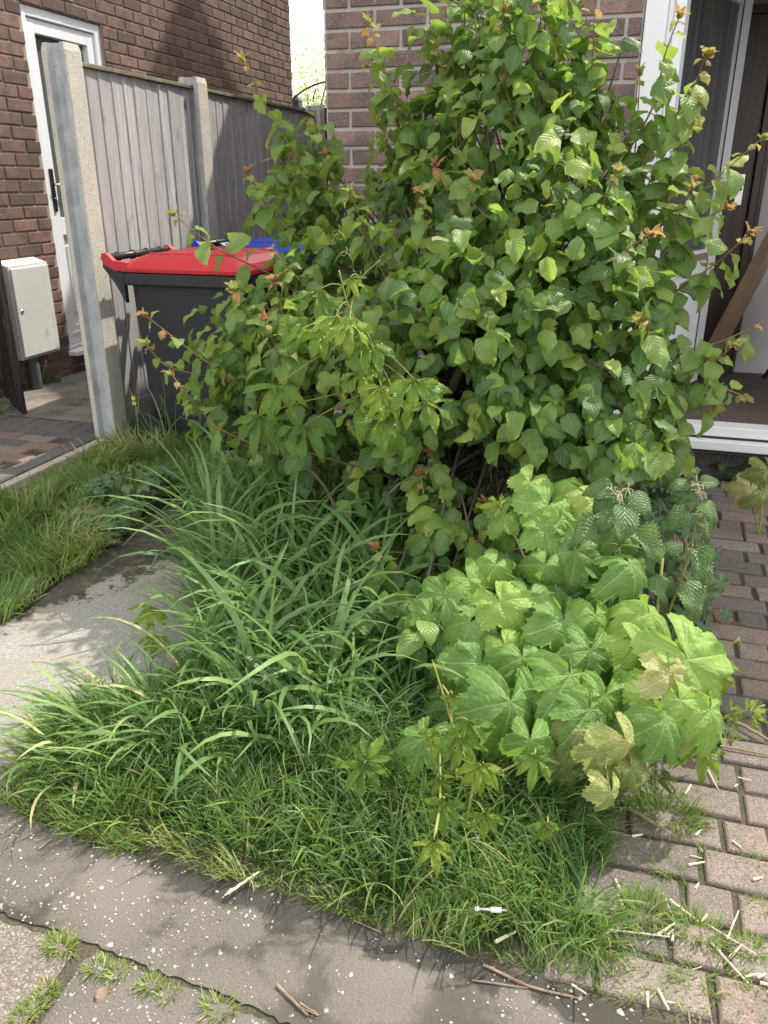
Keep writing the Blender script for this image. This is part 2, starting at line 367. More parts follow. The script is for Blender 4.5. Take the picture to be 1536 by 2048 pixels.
def paver_mat(name, stops):
    t = NT(name); f = t.noise(230, 3, .7); g = t.noise(14, 6, .65)
    c = t.ramp(t.attr('tint'), stops)
    c = t.mix(t.ramp(f, [(.35, .6), (.55, 0)]), c, (.05, .045, .042)); c = t.mix(t.ramp(f, [(.58, 0), (.72, .55)]), c, (.56, .49, .44))
    c = t.mix(t.ramp(g, [(.5, 0), (.7, .5)]), c, (.13, .12, .10))
    return t.done(t.bsdf(c, .9, t.bump(t.math('ADD', f, g), .8, .003), .3))
M['paver_right'] = paver_mat('paving_blocks', [(0, (.125, .112, .107)), (.4, (.21, .170, .152)), (.7, (.255, .195, .172)), (1, (.28, .245, .215))])
M['paver_red'] = paver_mat('patio_blocks', [(0, (.12, .12, .125)), (.33, (.16, .152, .152)), (.4, (.21, .155, .14)), (.75, (.255, .175, .155)), (1, (.28, .215, .195))])
# bins
M['bin_body'] = simple_mat('bin_charcoal', (.017, .020, .028), .5, .12, 6, .08, 160, dirt=((.05, .052, .055), 5, .62))
M['bin_red'] = simple_mat('bin_lid_red', (.52, .026, .034), .42, .12, 5, .08, 100, dirt=((.58, .30, .28), 7, .66))
M['bin_blue'] = simple_mat('bin_lid_blue', (.010, .045, .42), .4, .08, 5, .05)
M['paper'] = simple_mat('white_sticker', (.75, .74, .70), .7, .05)
# foliage
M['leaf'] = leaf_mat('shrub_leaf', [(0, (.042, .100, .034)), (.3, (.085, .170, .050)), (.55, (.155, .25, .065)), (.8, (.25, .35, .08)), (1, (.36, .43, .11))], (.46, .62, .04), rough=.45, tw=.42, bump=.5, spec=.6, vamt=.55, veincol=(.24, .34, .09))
M['leaf_tip'] = leaf_mat('young_leaf', [(0, (.34, .13, .08)), (.4, (.40, .23, .11)), (.65, (.36, .32, .10)), (1, (.26, .33, .09))], (.62, .42, .12), rough=.45, tw=.35, vamt=.2)
M['mallow'] = leaf_mat('mallow_leaf', [(0, (.075, .180, .045)), (.5, (.155, .30, .055)), (.8, (.27, .41, .08)), (1, (.42, .50, .15))], (.50, .68, .08), rough=.55, tw=.30, vein='attr', veincol=(.34, .44, .18), vamt=.6, bump=.9)
M['mallow_old'] = leaf_mat('mallow_old_leaf', [(0, (.16, .24, .07)), (.5, (.30, .34, .11)), (1, (.50, .46, .22))], (.6, .6, .12), rough=.65, tw=.28, vein='attr', veincol=(.5, .5, .28), vamt=.6, bump=1., spots=((.55, .50, .20), 30, .55))
M['nettle'] = leaf_mat('nettle_leaf', [(0, (.085, .165, .055)), (.5, (.13, .225, .075)), (1, (.20, .30, .11))], (.34, .52, .08), rough=.5, tw=.2, vn=9., veincol=(.14, .22, .12), vamt=.5, bump=1.4)
M['creeper'] = leaf_mat('creeper_leaflet', [(0, (.050, .125, .024)), (.4, (.10, .21, .034)), (.75, (.19, .33, .045)), (1, (.33, .45, .06))], (.55, .62, .05), rough=.34, tw=.26, vn=8., veincol=(.28, .34, .10), vamt=.4, bump=1.1)
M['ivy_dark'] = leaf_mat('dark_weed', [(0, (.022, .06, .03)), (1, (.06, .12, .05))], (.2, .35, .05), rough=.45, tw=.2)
M['weed'] = leaf_mat('weed_leaf', [(0, (.05, .11, .055)), (.5, (.08, .155, .075)), (1, (.16, .22, .10))], (.3, .5, .1), rough=.55, tw=.25, vein='attr', veincol=(.24, .33, .2), vamt=.3)
M['blossom'] = leaf_mat('blossom_tree', [(0, (.30, .40, .14)), (.45, (.45, .52, .22)), (.55, (.82, .82, .74)), (1, (.88, .88, .82))], (.8, .85, .5), rough=.8, tw=.4, vamt=0., bump=0.)
M['grass_lawn'] = leaf_mat('lawn_blade', [(0, (.045, .105, .035)), (.4, (.105, .19, .050)), (.75, (.21, .29, .075)), (.93, (.33, .35, .13)), (1, (.52, .45, .27))], (.42, .60, .06), rough=.5, tw=.32, vein='line', vamt=.1, bump=.1)
M['grass_tall'] = leaf_mat('tall_blade', [(0, (.055, .13, .040)), (.5, (.11, .215, .065)), (.85, (.20, .31, .10)), (.95, (.32, .38, .14)), (1, (.55, .48, .25))], (.34, .56, .12), rough=.45, tw=.30, vein='line', vamt=.25, veincol=(.2, .3, .14), bump=.4)

# ================================================================ SETTING: ground sheets
def sheet(name, poly, z, mat, res=None, kind='structure', tintf=None, thick=0.):
    mb = MB(); 
    if res is None:
        if thick: prism(mb, poly, z-thick, z)
        else: mb.add([(x, y, z) for x, y in poly], [tuple(range(len(poly)))])
        o = mb.build(name, mat)
    else:
        bm = bmesh.new(); vs = [bm.verts.new((x, y, z)) for x, y in poly]; f = bm.faces.new(vs)
        bm.normal_update(); bm.faces.ensure_lookup_table()
        if bm.faces[0].normal.z < 0: bmesh.ops.reverse_faces(bm, faces=bm.faces[:])
        bmesh.ops.triangulate(bm, faces=bm.faces[:])
        for _ in range(res): bmesh.ops.subdivide_edges(bm, edges=bm.edges[:], cuts=1, use_grid_fill=True)
        me = bpy.data.meshes.new(name); bm.to_mesh(me); bm.free(); me.materials.append(mat)
        co = np.zeros(len(me.vertices)*3, np.float32); me.vertices.foreach_get('co', co); co = co.reshape(-1, 3)
        a = me.attributes.new('tint', 'FLOAT', 'POINT'); a.data.foreach_set('value', (tintf(co) if tintf else np.full(len(co), .5)).astype(np.float32))
        o = bpy.data.objects.new(name, me); COL.objects.link(o)
    return tag(o, kind=kind)
sheet('joint_dirt', [(-4, .0), (3, .0), (3, 1.0), (-4, 1.3)], .0005, M['joint'])
sheet('ground', [(-60, -40), (60, -40), (60, 80), (-60, 80)], -0.012, M['soil'])

# concrete slab on the left, darkened by moss along its far edge
slab_poly = gpoly([(-260, 1330), (-60, 1285), (60, 1220), (140, 1150), (230, 1090), (300, 1040), (400, 960), (520, 945), (620, 1010), (560, 1150), (430, 1300), (330, 1420), (180, 1500), (30, 1560), (-30, 1600), (-300, 1640)])
def mossf(co):
    a, b = np.array(AZ(0, 1300)[:2]), np.array(AZ(340, 1160)[:2]); n = np.array([-(b-a)[1], (b-a)[0]]); n /= np.linalg.norm(n)
    return np.clip(.22+((co[:, :2]-a)@n)*1.9, 0, 1)
sheet('concrete_path', slab_poly, .004, M['slab'], res=4, tintf=mossf)

# footway in the foreground
edge_px = [(-500, 1560), (0, 1606), (60, 1640), (150, 1672), (260, 1705), (350, 1735), (430, 1762), (560, 1795), (700, 1850), (830, 1890), (980, 1930), (1120, 1975), (1280, 2035), (1420, 2075), (1700, 2140)]
edge = gpoly(edge_px)
crack = gpoly([(-300, 1770), (0, 1838), (110, 1868), (200, 1905), (300, 1945), (410, 1985), (520, 2030), (640, 2090), (900, 2230)])
def rag(line, amp, m=9, seed=3):
    rg = np.random.default_rng(seed); out = []
    for (a, b) in zip(line[:-1], line[1:]):
        for k in range(m): t = k/m; out.append((a[0]+(b[0]-a[0])*t, a[1]+(b[1]-a[1])*t+rg.normal(0, amp)))
    return out+[line[-1]]
def offs(line, dy): return [(x, y+dy) for x, y in line]
foot_poly = rag(edge, .004, seed=8) + [(3, edge[-1][1]-.05), (3, crack[-1][1]-.05)] + rag([(x, y+.006) for i, (x, y) in enumerate(crack)], .0022)[::-1]
def dampf(co):
    ey = np.interp(co[:, 0], [p[0] for p in edge], [p[1] for p in edge]); return np.clip(1-(ey-co[:, 1])/.11, 0, 1)*np.clip((co[:, 0]+1.5)*1.2, .3, 1)
sheet('pavement', [(-4, edge[0][1])]+foot_poly+[(-4, crack[0][1]+.01)], .004, M['asphalt'], res=4, tintf=dampf)
c2 = AZ(165, 1905)[:2]; c2b = AZ(60, 2060)[:2]; d2 = c2b-c2; c2c = c2+d2*4
left_slab = [(-4, crack[0][1]-.01)]+rag([(x, y-.007) for x, y in crack[:3]], .002, seed=5)+[(c2[0]-.012, c2[1]-.008), (c2c[0]-.012, c2c[1]), (-4, c2c[1])]
right_slab = [(c2[0]+.014, c2[1]-.014)]+rag([(x, y-.007) for x, y in crack[3:]], .002, seed=6)+[(3, crack[-1][1]-.07), (3, c2c[1]), (c2c[0]+.014, c2c[1])]
sheet('pavement', left_slab, .004, M['asphalt_pink'], res=2)
pv = sheet('pavement', right_slab, .004, M['asphalt'], res=3, tintf=lambda co: np.zeros(len(co)))
# pale aggregate set in the footway surface (part of the surface itself)
def stone_mesh(P, sizes, tints, zt):
    ico = bmesh.new(); bmesh.ops.create_icosphere(ico, subdivisions=1, radius=1.); iv = np.array([v.co[:] for v in ico.verts]); ifc = np.array([[v.index for v in f.verts] for f in ico.faces]); ico.free()
    n = len(P); k = len(iv); V = np.tile(iv, (n, 1, 1)); V *= 1+.28*RNG.standard_normal((n, k, 1)).clip(-1.2, 1.2)
    sc = np.stack([sizes*RNG.uniform(.7, 1.35, n), sizes*RNG.uniform(.6, 1., n), np.minimum(sizes*.5, .0022)], 1); V *= sc[:, None]
    a = RNG.uniform(0, 6.28, n); ca, sa = np.cos(a)[:, None], np.sin(a)[:, None]
    V = np.stack([V[..., 0]*ca-V[..., 1]*sa, V[..., 0]*sa+V[..., 1]*ca, V[..., 2]], -1)
    V[..., :2] += P[:, None]; V[..., 2] += zt
    F = (ifc[None]+(np.arange(n)*k)[:, None, None]).reshape(-1)
    return V.reshape(-1, 3), F.astype(np.int32), np.full(n*len(ifc), 3, np.int32), np.repeat(tints, k)
vis = [(-1.7, .5), (1.0, .5), (1.0, 1.1), (-1.7, 1.35)]
P = sample_poly(vis, 17000)
okp = (inpoly(P, [(-4, edge[0][1])]+foot_poly+[(-4, crack[0][1]+.01)]) | inpoly(P, right_slab))
P = P[okp]; clump = np.sin(P[:, 0]*9+1)+np.sin(P[:, 1]*14+P[:, 0]*5)+np.sin(P[:, 0]*23-P[:, 1]*17)
P = P[RNG.random(len(P)) < .34+.15*clump]
sz = np.exp(RNG.normal(math.log(.0022), .46, len(P))).clip(.0011, .0080)
ti = np.where(RNG.random(len(P)) < .78, RNG.uniform(0, .62, len(P)), RNG.uniform(.62, 1, len(P)))
V, F, T, tt = stone_mesh(P, sz, ti, .0044)
tag(_mk('pavement_stones', V, F, T, tt, None, None, M['stones'], None, True), kind='structure')

# block paving on the right: real bevelled blocks over a dirt joint
def pavers(mb, x0, x1, y0, y1, bx, by, jit, tintf, z=.016, joint=.009, keep=None, stagger=.5, halves=.2, seed=1, ang=0., org=(0, 0)):
    rg = np.random.default_rng(seed); y = y0; row = 0; ca, sa = math.cos(ang), math.sin(ang)
    while y < y1:
        x = x0 - rg.uniform(0, bx) if stagger is None else x0-(row % 2)*stagger*bx
        while x < x1:
            w = bx*.5 if rg.random() < halves else bx
            cx, cy = x+w/2, y+by/2; gx, gy = org[0]+cx*ca-cy*sa, org[1]+cx*sa+cy*ca
            if keep is None or keep(gx, gy):
                hw, hh = (w-joint)/2, (by-joint)/2; dz = rg.normal(0, jit*.6); tx, ty = rg.normal(0, .012, 2); rr = rg.normal(0, .012)
                ring = []; b = .006
                for (sx, sy) in ((-1, -1), (0, -1), (1, -1), (1, 0), (1, 1), (0, 1), (-1, 1), (-1, 0)):
                    ring.append((sx*hw*(1+rg.normal(0, .02)), sy*hh*(1+rg.normal(0, .025))))
                V = []
                for k, (ins, zz) in enumerate(((0, -.03), (0, -.006), (.0025, -.002), (b, 0))):
                    for (px, py) in ring:
                        qx = px-math.copysign(ins, px) if abs(px) > hw*.4 else px; qy = py-math.copysign(ins, py) if abs(py) > hh*.4 else py
                        lx, ly = cx+qx-qy*rr, cy+qy+qx*rr
                        V.append((org[0]+lx*ca-ly*sa, org[1]+lx*sa+ly*ca, z+zz+dz+qx*tx+qy*ty))
                F = [(k*8+i, k*8+(i+1) % 8, (k+1)*8+(i+1) % 8, (k+1)*8+i) for k in range(3) for i in range(8)]+[tuple(range(24, 32))]
                mb.add(V, F, tint=tintf(rg, gx, gy))
            x += w
        y += by; row += 1
mb = MB()
pvl = gpoly([(1040, 2070), (1130, 1850), (1190, 1700), (1200, 1600), (1250, 1450), (1300, 1200), (1300, 940)])
keep = lambda x, y: x > np.interp(y, [p[1] for p in pvl], [p[0] for p in pvl])-.03 and y > np.interp(x, [p[0] for p in edge], [p[1] for p in edge])+.02
pavers(mb, -.25, 2.6, .90, 3.66, .186, .0965, .0022, lambda rg, x, y: rg.random(), keep=keep, seed=3, halves=.33, stagger=None, joint=.0115, z=.010)
tag(mb.build('paving', M['paver_right']), kind='structure')
sheet('paving_joint_dirt', [(-.35, .95), (2.7, .95), (2.7, 3.68), (-.35, 3.68)], .001, M['joint'])

# neighbour's patio on the left
mb = MB(); X0, X1 = -3.66, -2.585
def ptint(rg, x, y):
    if y > 3.40 or x > -2.70 or (abs(y-3.28) < .05 and x < -2.9): return rg.uniform(0, .33)
    return rg.uniform(.42, 1)
pavers(mb, -3.70, X1, 1.0, 3.44, .20, .10, .0012, ptint, seed=5, joint=.006, halves=.0, z=.016, keep=lambda x, y: x < -2.74)
pavers(mb, 0, 2.4, 0, .10, .20, .10, .001, lambda rg, x, y: rg.uniform(0, .3), seed=6, joint=.006, halves=0, ang=math.pi/2, org=(-2.60, 1.04), z=.017)
pavers(mb, 0, .21, 0, 1.10, .20, .10, .001, lambda rg, x, y: rg.uniform(0, .33), seed=7, joint=.006, halves=0, ang=math.pi/2, org=(-2.62, 3.45), z=.017, stagger=0)
tag(mb.build('patio', M['paver_red']), kind='structure')
sheet('patio_joint_dirt', [(-8, 1.0), (-2.59, 1.0), (-2.59, 3.67), (-8, 3.67)], -.002, M['joint'])
sheet('side_path', [(-3.662, 3.66), (-2.60, 3.66), (-2.60, 9.), (-3.662, 9.)], .020, simple_mat('path_concrete', (.20, .18, .155), .9, .35, 5, .6, 60, dirt=((.09, .08, .065), 4, .5)), res=2, thick=0)
mb = MB(); box(mb, -2.565, -2.515, .9, 3.40, -.03, .026)
tag(mb.build('kerb_edging', M['kerb'], bevel=.006), kind='structure')
sheet('alley_path', [(-2.5, 4.05), (-1.37, 4.05), (-1.37, 12.), (-2.5, 12.)], .002, simple_mat('alley_concrete', (.22, .20, .18), .9, .3, 6, .5, 60))
sheet('garden_path', gpoly([(385, 915), (500, 900), (650, 900), (640, 960), (420, 965)]), .012, simple_mat('strawy_slab', (.33, .29, .24), .95, .3, 20, .6, 60))

# ================================================================ WALLS of real bricks
def brick_wall(mb, P0, ux, L, z0, z1, nrm, holes=(), seed=1, phase=0., course=.075, bl=.225, m=.010, tintf=None, depth=.008, zoff=0.):
    rg = np.random.default_rng(seed); P0 = np.array(P0, float); ux = np.array(ux, float); nrm = np.array(nrm, float); up = np.array([0, 0, 1.])
    flip = np.cross(ux, up) @ nrm < 0
    row = 0; z = z0+zoff
    while z < z1-.02:
        s = -bl*(row % 2)/2+phase
        while s < L:
            a, b = max(s, 0), min(s+bl, L); c, d = z+m/2, min(z+course, z1)-m/2
            a += m/2; b -= m/2
            if b-a > .02:
                segs = [(a, b, c, d)]
                for (h0, h1, g0, g1) in holes:
                    ns = []
                    for (a1, b1, c1, e1) in segs:
                        if b1 <= h0 or a1 >= h1 or e1 <= g0+.01 or c1 >= g1-.01: ns.append((a1, b1, c1, e1)); continue
                        if a1 < h0-.02: ns.append((a1, h0-.003, c1, e1))
                        if b1 > h1+.02: ns.append((h1+.003, b1, c1, e1))
                    segs = ns
                for (a1, b1, c1, e1) in segs:
                    q = .004; j = rg.normal(0, .0012); V = []
                    for (i_, dep) in ((0, -.004), (0, depth-.003), (q*.8, depth)):
                        for (ss, zz) in ((a1+i_, c1+i_), (b1-i_, c1+i_), (b1-i_, e1-i_), (a1+i_, e1-i_)):
                            V.append(P0+ux*(ss+rg.normal(0, .0009))+up*(zz+rg.normal(0, .0009))+nrm*(dep+(j if dep > 0 else 0)))
                    F = [(k*4+i, k*4+(i+1) % 4, (k+1)*4+(i+1) % 4, (k+1)*4+i) for k in range(2) for i in range(4)]+[(8, 9, 10, 11)]
                    if flip: F = [f[::-1] for f in F]
                    mb.add(V, F, tint=(tintf(rg) if tintf else rg.random()), mi=0)
            s += bl
        z += course; row += 1

# ---- side house on the left
XL = -3.664
house = thing('side_house', (XL, 2.2, 0), 'dark red brick side wall of the neighbouring house with a white side door', 'house')
mb = MB(); DY0, DY1, DZ0, DZ1 = 4.700, 5.510, .150, 2.240
brick_wall(mb, (XL, 2.2, 0), (0, 1, 0), 6.65, 0, 5.1, (1, 0, 0), holes=[(DY0-2.2, DY1-2.2, DZ0, DZ1)], seed=11, zoff=-.012, m=.012)
brick_wall(mb, (XL, 8.85, 0), (-1, 0, 0), 1.5, 0, 5.1, (0, 1, 0), seed=12, zoff=-.012)
def backwall(mb, x, y0, y1, z0, z1, hole, xin):
    h0, h1, g0, g1 = hole
    for (a, b, c, d) in ((y0, h0, z0, z1), (h1, y1, z0, z1), (h0, h1, g1, z1), (h0, h1, z0, g0)):
        box(mb, xin, x, a, b, c, d, mi=1)
backwall(mb, XL, 2.2, 8.85, -.1, 5.1, (DY0, DY1, DZ0, DZ1), XL-.25)
box(mb, XL-6, XL-.25, 2.2, 8.85, -.1, 5.1, mi=1)
mb.build('wall', [M['brick_left'], M['mortar_left']], house)
mb = MB(); mb.add([(XL+.3, 2.0, 4.9), (XL+.3, 9.05, 4.9), (XL-3, 9.05, 6.9), (XL-3, 2.0, 6.9), (XL+.3, 2., 5.02), (XL+.3, 9.05, 5.02), (XL-3, 9.05, 7.02), (XL-3, 2., 7.02)], BOXF)
mb.build('roof', simple_mat('roof_tiles', (.16, .10, .08), .9), house)
door = MB(); f = .062                                        # uPVC frame
x0, x1 = XL-.09, XL-.015
box(door, x0, x1, DY0+.003, DY0+f, DZ0+.03, DZ1-.003); box(door, x0, x1, DY1-f, DY1-.003, DZ0+.03, DZ1-.003); box(door, x0, x1-.001, DY0+f, DY1-f, DZ1-f, DZ1-.003)
do = door.build('door', M['upvc'], house, bevel=.006)
mb = MB(); a, b = DY0+f+.003, DY1-f-.003; z0, z1 = DZ0+.06, DZ1-f-.003; s = .078; xa, xb = XL-.085, XL-.030
box(mb, xa, xb, a, a+s, z0, z1); box(mb, xa, xb, b-s, b, z0, z1); box(mb, xa, xb-.001, a+s, b-s, z1-s, z1); box(mb, xa, xb-.001, a+s, b-s, z0, z0+.12); box(mb, xa, xb-.001, a+s, b-s, .92, 1.03)
box(mb, xa, xb-.03, a+s, b-s, z0+.12, .92)
box(mb, xb-.03, xb-.016, a+s+.05, b-s-.05, z0+.20, .85); box(mb, xb-.016, xb-.008, a+s+.09, b-s-.09, z0+.25, .80)
box(mb, xb-.002, xb+.012, a+.02, b-.02, z0+.06, z0+.078)
box(mb, xa, xb+.004, a, b, z0-.028, z0-.003)
mb.build('door_leaf', M['upvc'], do, bevel=.004)
mb = MB(); box(mb, xa, xb-.04, a+s, b-s, 1.03, z1-s); mb.build('pane', M['glass_door'], do)
mb = MB(); box(mb, xb, xb+.012, a+.018, a+.05, 1.07, 1.33); mb.build('handle_plate', M['black_metal'], do, bevel=.004)
mb = MB(); tube(mb, [(xb+.01, a+.034, 1.235), (xb+.045, a+.034, 1.235), (xb+.048, a+.05, 1.235), (xb+.046, a+.15, 1.228)], .008, 8); mb.build('handle', M['chrome'], do, smooth=True)
mb = MB(); lathe(mb, (xb+.010, a+.034, 1.15), (1, 0, 0), [(0, .007), (.006, .007)], 10); mb.build('keyhole', M['chrome'], do, smooth=True)
mb = MB(); prism(mb, [(XL-.05, DY0-.02), (XL+.075, DY0-.02), (XL+.075, DY1+.02), (XL-.05, DY1+.02)], DZ0-.004, DZ0+.026); mb.build('sill', M['upvc'], house, bevel=.004)

# meter box on that wall, with pipe
bx = thing('meter_box', (XL+.11, 4.15, .26), 'white plastic meter box fixed to the brick wall left of the side door', 'meter box')
mb = MB(); box(mb, XL+.004, XL+.105, 4.11, 4.47, .228, .785)
mb.add([(XL+.004, 4.11, .785), (XL+.105, 4.11, .785), (XL+.105, 4.47, .785), (XL+.004, 4.47, .785), (XL+.004, 4.11, .815), (XL+.004, 4.47, .815)], [(0, 1, 4), (2, 3, 5), (1, 2, 5, 4), (0, 4, 5, 3)])
mb.build('casing', M['meter_box'], bx, bevel=.006)
mb = MB(); box(mb, XL+.1055, XL+.118, 4.122, 4.458, .244, .772); d_ = mb.build('door', M['meter_box'], bx, bevel=.005)
mb = MB(); lathe(mb, (XL+.118, 4.16, .52), (1, 0, 0), [(0, .013), (.003, .013), (.004, .006)], 14); mb.build('lock', M['steel'], d_, smooth=True)
mb = MB(); tube(mb, [(XL+.056, 4.25, .228), (XL+.056, 4.25, -.01)], .038, 16)
tag(mb.build('service_pipe', M['pipe_grey'], None, smooth=False), 'dark grey pipe standing between the meter box and the ground', 'pipe')

# old weathered timber panel at the left margin
mb = MB(); rg = np.random.default_rng(4); p0 = np.array([-3.235, 3.70]); p1 = np.array([-4.3, 4.60]); d = (p1-p0)/np.linalg.norm(p1-p0); nn = np.array([d[1], -d[0]])
s = 0
while s < 1.25:
    w = rg.uniform(.055, .085) if s > 0 else .075; a = p0+d*s; b = p0+d*(s+w-.004); th = .03+rg.normal(0, .004); z1 = .93+rg.normal(0, .01)
    prism(mb, [tuple(a), tuple(b), tuple(b-nn*th), tuple(a-nn*th)], .02+rg.normal(0, .006), z1, tint=rg.random()); s += w
tag(mb.build('old_timber_fence', M['old_wood'], None, bevel=.004), 'blackened flaking old timber panel standing at the left margin before the meter box', 'fence')

# ---- fence: posts, gravel boards, panels
def hpost(name, y, top, label):
    mb = MB(); x0, x1 = -2.605, -2.478; w = x1-x0; d = .12; s0, s1 = x0+.036, x1-.030; c = .03
    prof = [(x0+.006, y), (s0-.006, y), (s0+.004, y+c), (s1-.004, y+c), (s1+.004, y), (x1-.006, y), (x1, y+.006), (x1, y+d-.006), (x1-.006, y+d), (s1, y+d), (s1-.006, y+d-c), (s0+.006, y+d-c), (s0, y+d), (x0+.006, y+d), (x0, y+d-.006), (x0, y+.006)]
    n = len(prof); V = [(px, py, z) for z, q in ((-.02, 0), (top-.03, 0)) for px, py in prof]
    cx, cy = (x0+x1)/2, y+d/2; V += [(cx+(px-cx)*.9, cy+(py-cy)*.9, top) for px, py in prof]
    F = [(k*n+i, k*n+(i+1) % n, (k+1)*n+(i+1) % n, (k+1)*n+i) for k in range(2) for i in range(n)]
    F.append(tuple(range(2*n, 3*n)))
    mb.add(V, F)
    for k in range(len(mb.mi)):
        i = k % n
        if k < 2*n and i in (0, 1, 2, 3, 4): mb.mi[k] = 1
        if k < 2*n and i in (0, 5, 6): mb.mi[k] = 0
    o = mb.build(name, [M['conc_rough'], M['conc_smooth_shade']]); tag(o, label, 'fence post', 'slotted concrete fence posts')
    return o
hpost('fence_post', 3.435, 1.815, 'tall pale concrete post at the near end of the fence, left of the bin')
hpost('fence_post', 4.60, 1.80, 'farther concrete post between the two grey timber fence panels')
hpost('fence_post', 6.52, 1.80, 'dim farthest concrete post of the timber fence behind the shrub')
def panel(y0, y1, label, seed):
    rg = np.random.default_rng(seed); p = thing('timber_fence', (-2.54, (y0+y1)/2, .16), label, 'fence', 'closeboard timber fence panels')
    mb = MB(); y = y0; zt = 1.735
    while y < y1-.01:
        w = rg.uniform(.085, .125); yb = min(y+w+.012, y1); xo = -2.528+rg.normal(0, .0012); tn = rg.random(); zz = zt+rg.normal(0, .003)
        V = [(xo, y, .16), (xo-.006, yb, .16), (xo-.014, yb, .16), (xo-.016, y, .16), (xo, y, zz), (xo-.006, yb, zz), (xo-.014, yb, zz), (xo-.016, y, zz)]
        V = [(a-(0.0 if b == y else 0), b, c) for a, b, c in V]
        mb.add(V, [(0, 1, 5, 4), (0, 4, 7, 3), (1, 2, 6, 5), (4, 5, 6, 7), (2, 3, 7, 6)], tint=tn); y += w
    o = mb.build('boards', M['boards'], p)
    mb = MB(); box(mb, -2.572, -2.512, y0, y1, 1.738, 1.757); mb.build('capping', M['cap_wood'], p, bevel=.003)
    for z in (.35, .95, 1.6):
        mb = MB(); box(mb, -2.60, -2.548, y0, y1, z, z+.04); mb.build('rail', M['cap_wood'], p)
    mb = MB(); box(mb, -2.57, -2.525, y0-.02, y1+.02, 0, .152)
    mb.build('gravel_board', M['conc_smooth_shade'], p)
panel(3.53, 4.62, 'nearest silvery timber fence panel behind the red-lidded bin', 1)
panel(4.70, 6.53, 'second darker timber fence panel beyond the farther concrete post', 2)

# far fence, its post and wire hoop, blossom tree
ff = thing('far_fence', (-3.2, 9.5, 0), 'dark board fence closing the far end of the passage', 'fence')
mb = MB(); rg = np.random.default_rng(8); x = -4.4
while x < -1.2:
    w = .12; box(mb, x, x+w-.006, 9.5, 9.52+rg.uniform(0, .01), 0, 2.03+rg.normal(0, .005), tint=rg.random()); x += w
mb.build('boards', M['dark_fence'], ff)
for xx in (-3.86, -2.4):
    mb = MB(); box(mb, xx-.05, xx+.05, 9.38, 9.49, 0, 2.10); mb.add([(xx-.05, 9.38, 2.1), (xx+.05, 9.38, 2.1), (xx+.05, 9.49, 2.1), (xx-.05, 9.49, 2.1), (xx, 9.43, 2.16)], [(0, 1, 4), (1, 2, 4), (2, 3, 4), (3, 0, 4)]); mb.build('post', simple_mat('post_slate', (.10, .115, .13), .8), ff)
mb = MB(); hp = [AY(x, y, 8.9) for x, y in ((520, 330), (548, 262), (585, 200), (620, 174), (655, 164), (700, 172), (740, 200))]
tube(mb, spline(hp, 20), .009, 6)
tube(mb, spline([AY(652, 170, 8.9), AY(640, 218, 8.9), AY(630, 260, 8.9)], 6), .006, 5); tube(mb, spline([AY(515, 330, 8.9), AY(560, 280, 8.9), AY(600, 235, 8.9)], 6), .005, 5)
tag(mb.build('wire_hoop', M['black_metal']), 'thin black curved hoop rising above the far fence against the sky', 'garden hoop')

# ---- middle house: brick wall, white porch
mh = thing('brick_house', (-1.37, 3.694, 0), 'brick house wall with the white porch behind the big shrub', 'house')
YW = 3.694; mb = MB(); HT = 2.74
brick_wall(mb, (-1.37, YW, 0), (1, 0, 0), 1.297, 0, HT, (0, -1, 0), seed=21, phase=-.115, zoff=-.035, m=.015)
brick_wall(mb, (-1.37, YW+.006, 0), (0, 1, 0), 5.0, 0, HT, (-1, 0, 0), seed=22, zoff=-.035)
box(mb, -1.37, -.073, YW, YW+.24, -.1, HT, mi=1); box(mb, -1.37, -1.13, YW+.24, YW+5, -.1, HT, mi=1)
box(mb, -.073, 2.4, YW+.004, YW+.24, 2.16, HT, mi=1); box(mb, -1.13, 2.4, 5.4, YW+5, -.1, HT, mi=1)
mb.build('wall', [M['brick_mid'], M['mortar_mid']], mh)
mb = MB(); brick_wall(mb, (-.073, YW+.02, 0), (1, 0, 0), 2.4, 0, .160, (0, -1, 0), seed=23, zoff=-.02); box(mb, -.073, 2.4, YW+.02, YW+.2, -.1, .160, mi=1)
mb.build('plinth', [M['brick_dark'], simple_mat('dark_mortar', (.10, .095, .09), .95)], mh)
mb = MB(); box(mb, -1.43, 2.6, YW-.12, 6.18, HT, HT+.10); mb.build('porch_roof', M['upvc_shaded'], mh)
mb = MB(); GV = [(6.2, HT), (13.8, HT), (13.8, 3.6), (10., 7.9), (6.2, 3.6)]       # unseen gable added behind the porch, shaped for where its shadow falls
V = [(-1.369, y, z) for y, z in GV]+[(6., y, z) for y, z in GV]; mb.add(V, [(4, 3, 2, 1, 0), (5, 6, 7, 8, 9)]+[(i, (i+1) % 5, (i+1) % 5+5, i+5) for i in range(5)])
mb.build('shade_gable', M['mortar_mid'], mh)
mb = MB()
for ya, za, yb, zb in ((6.0, 3.39, 10., 7.92), (14.0, 3.39, 10., 7.92)):
    V = [(-1.5, ya, za), (6.1, ya, za), (6.1, yb, zb), (-1.5, yb, zb)]; V += [(a, b, c+.08) for a, b, c in V]; mb.add(V, BOXF)
mb.build('roof', simple_mat('shade_gable_tiles', (.15, .10, .09), .9), mh)  # unseen roof of the added gable, there for its shadow
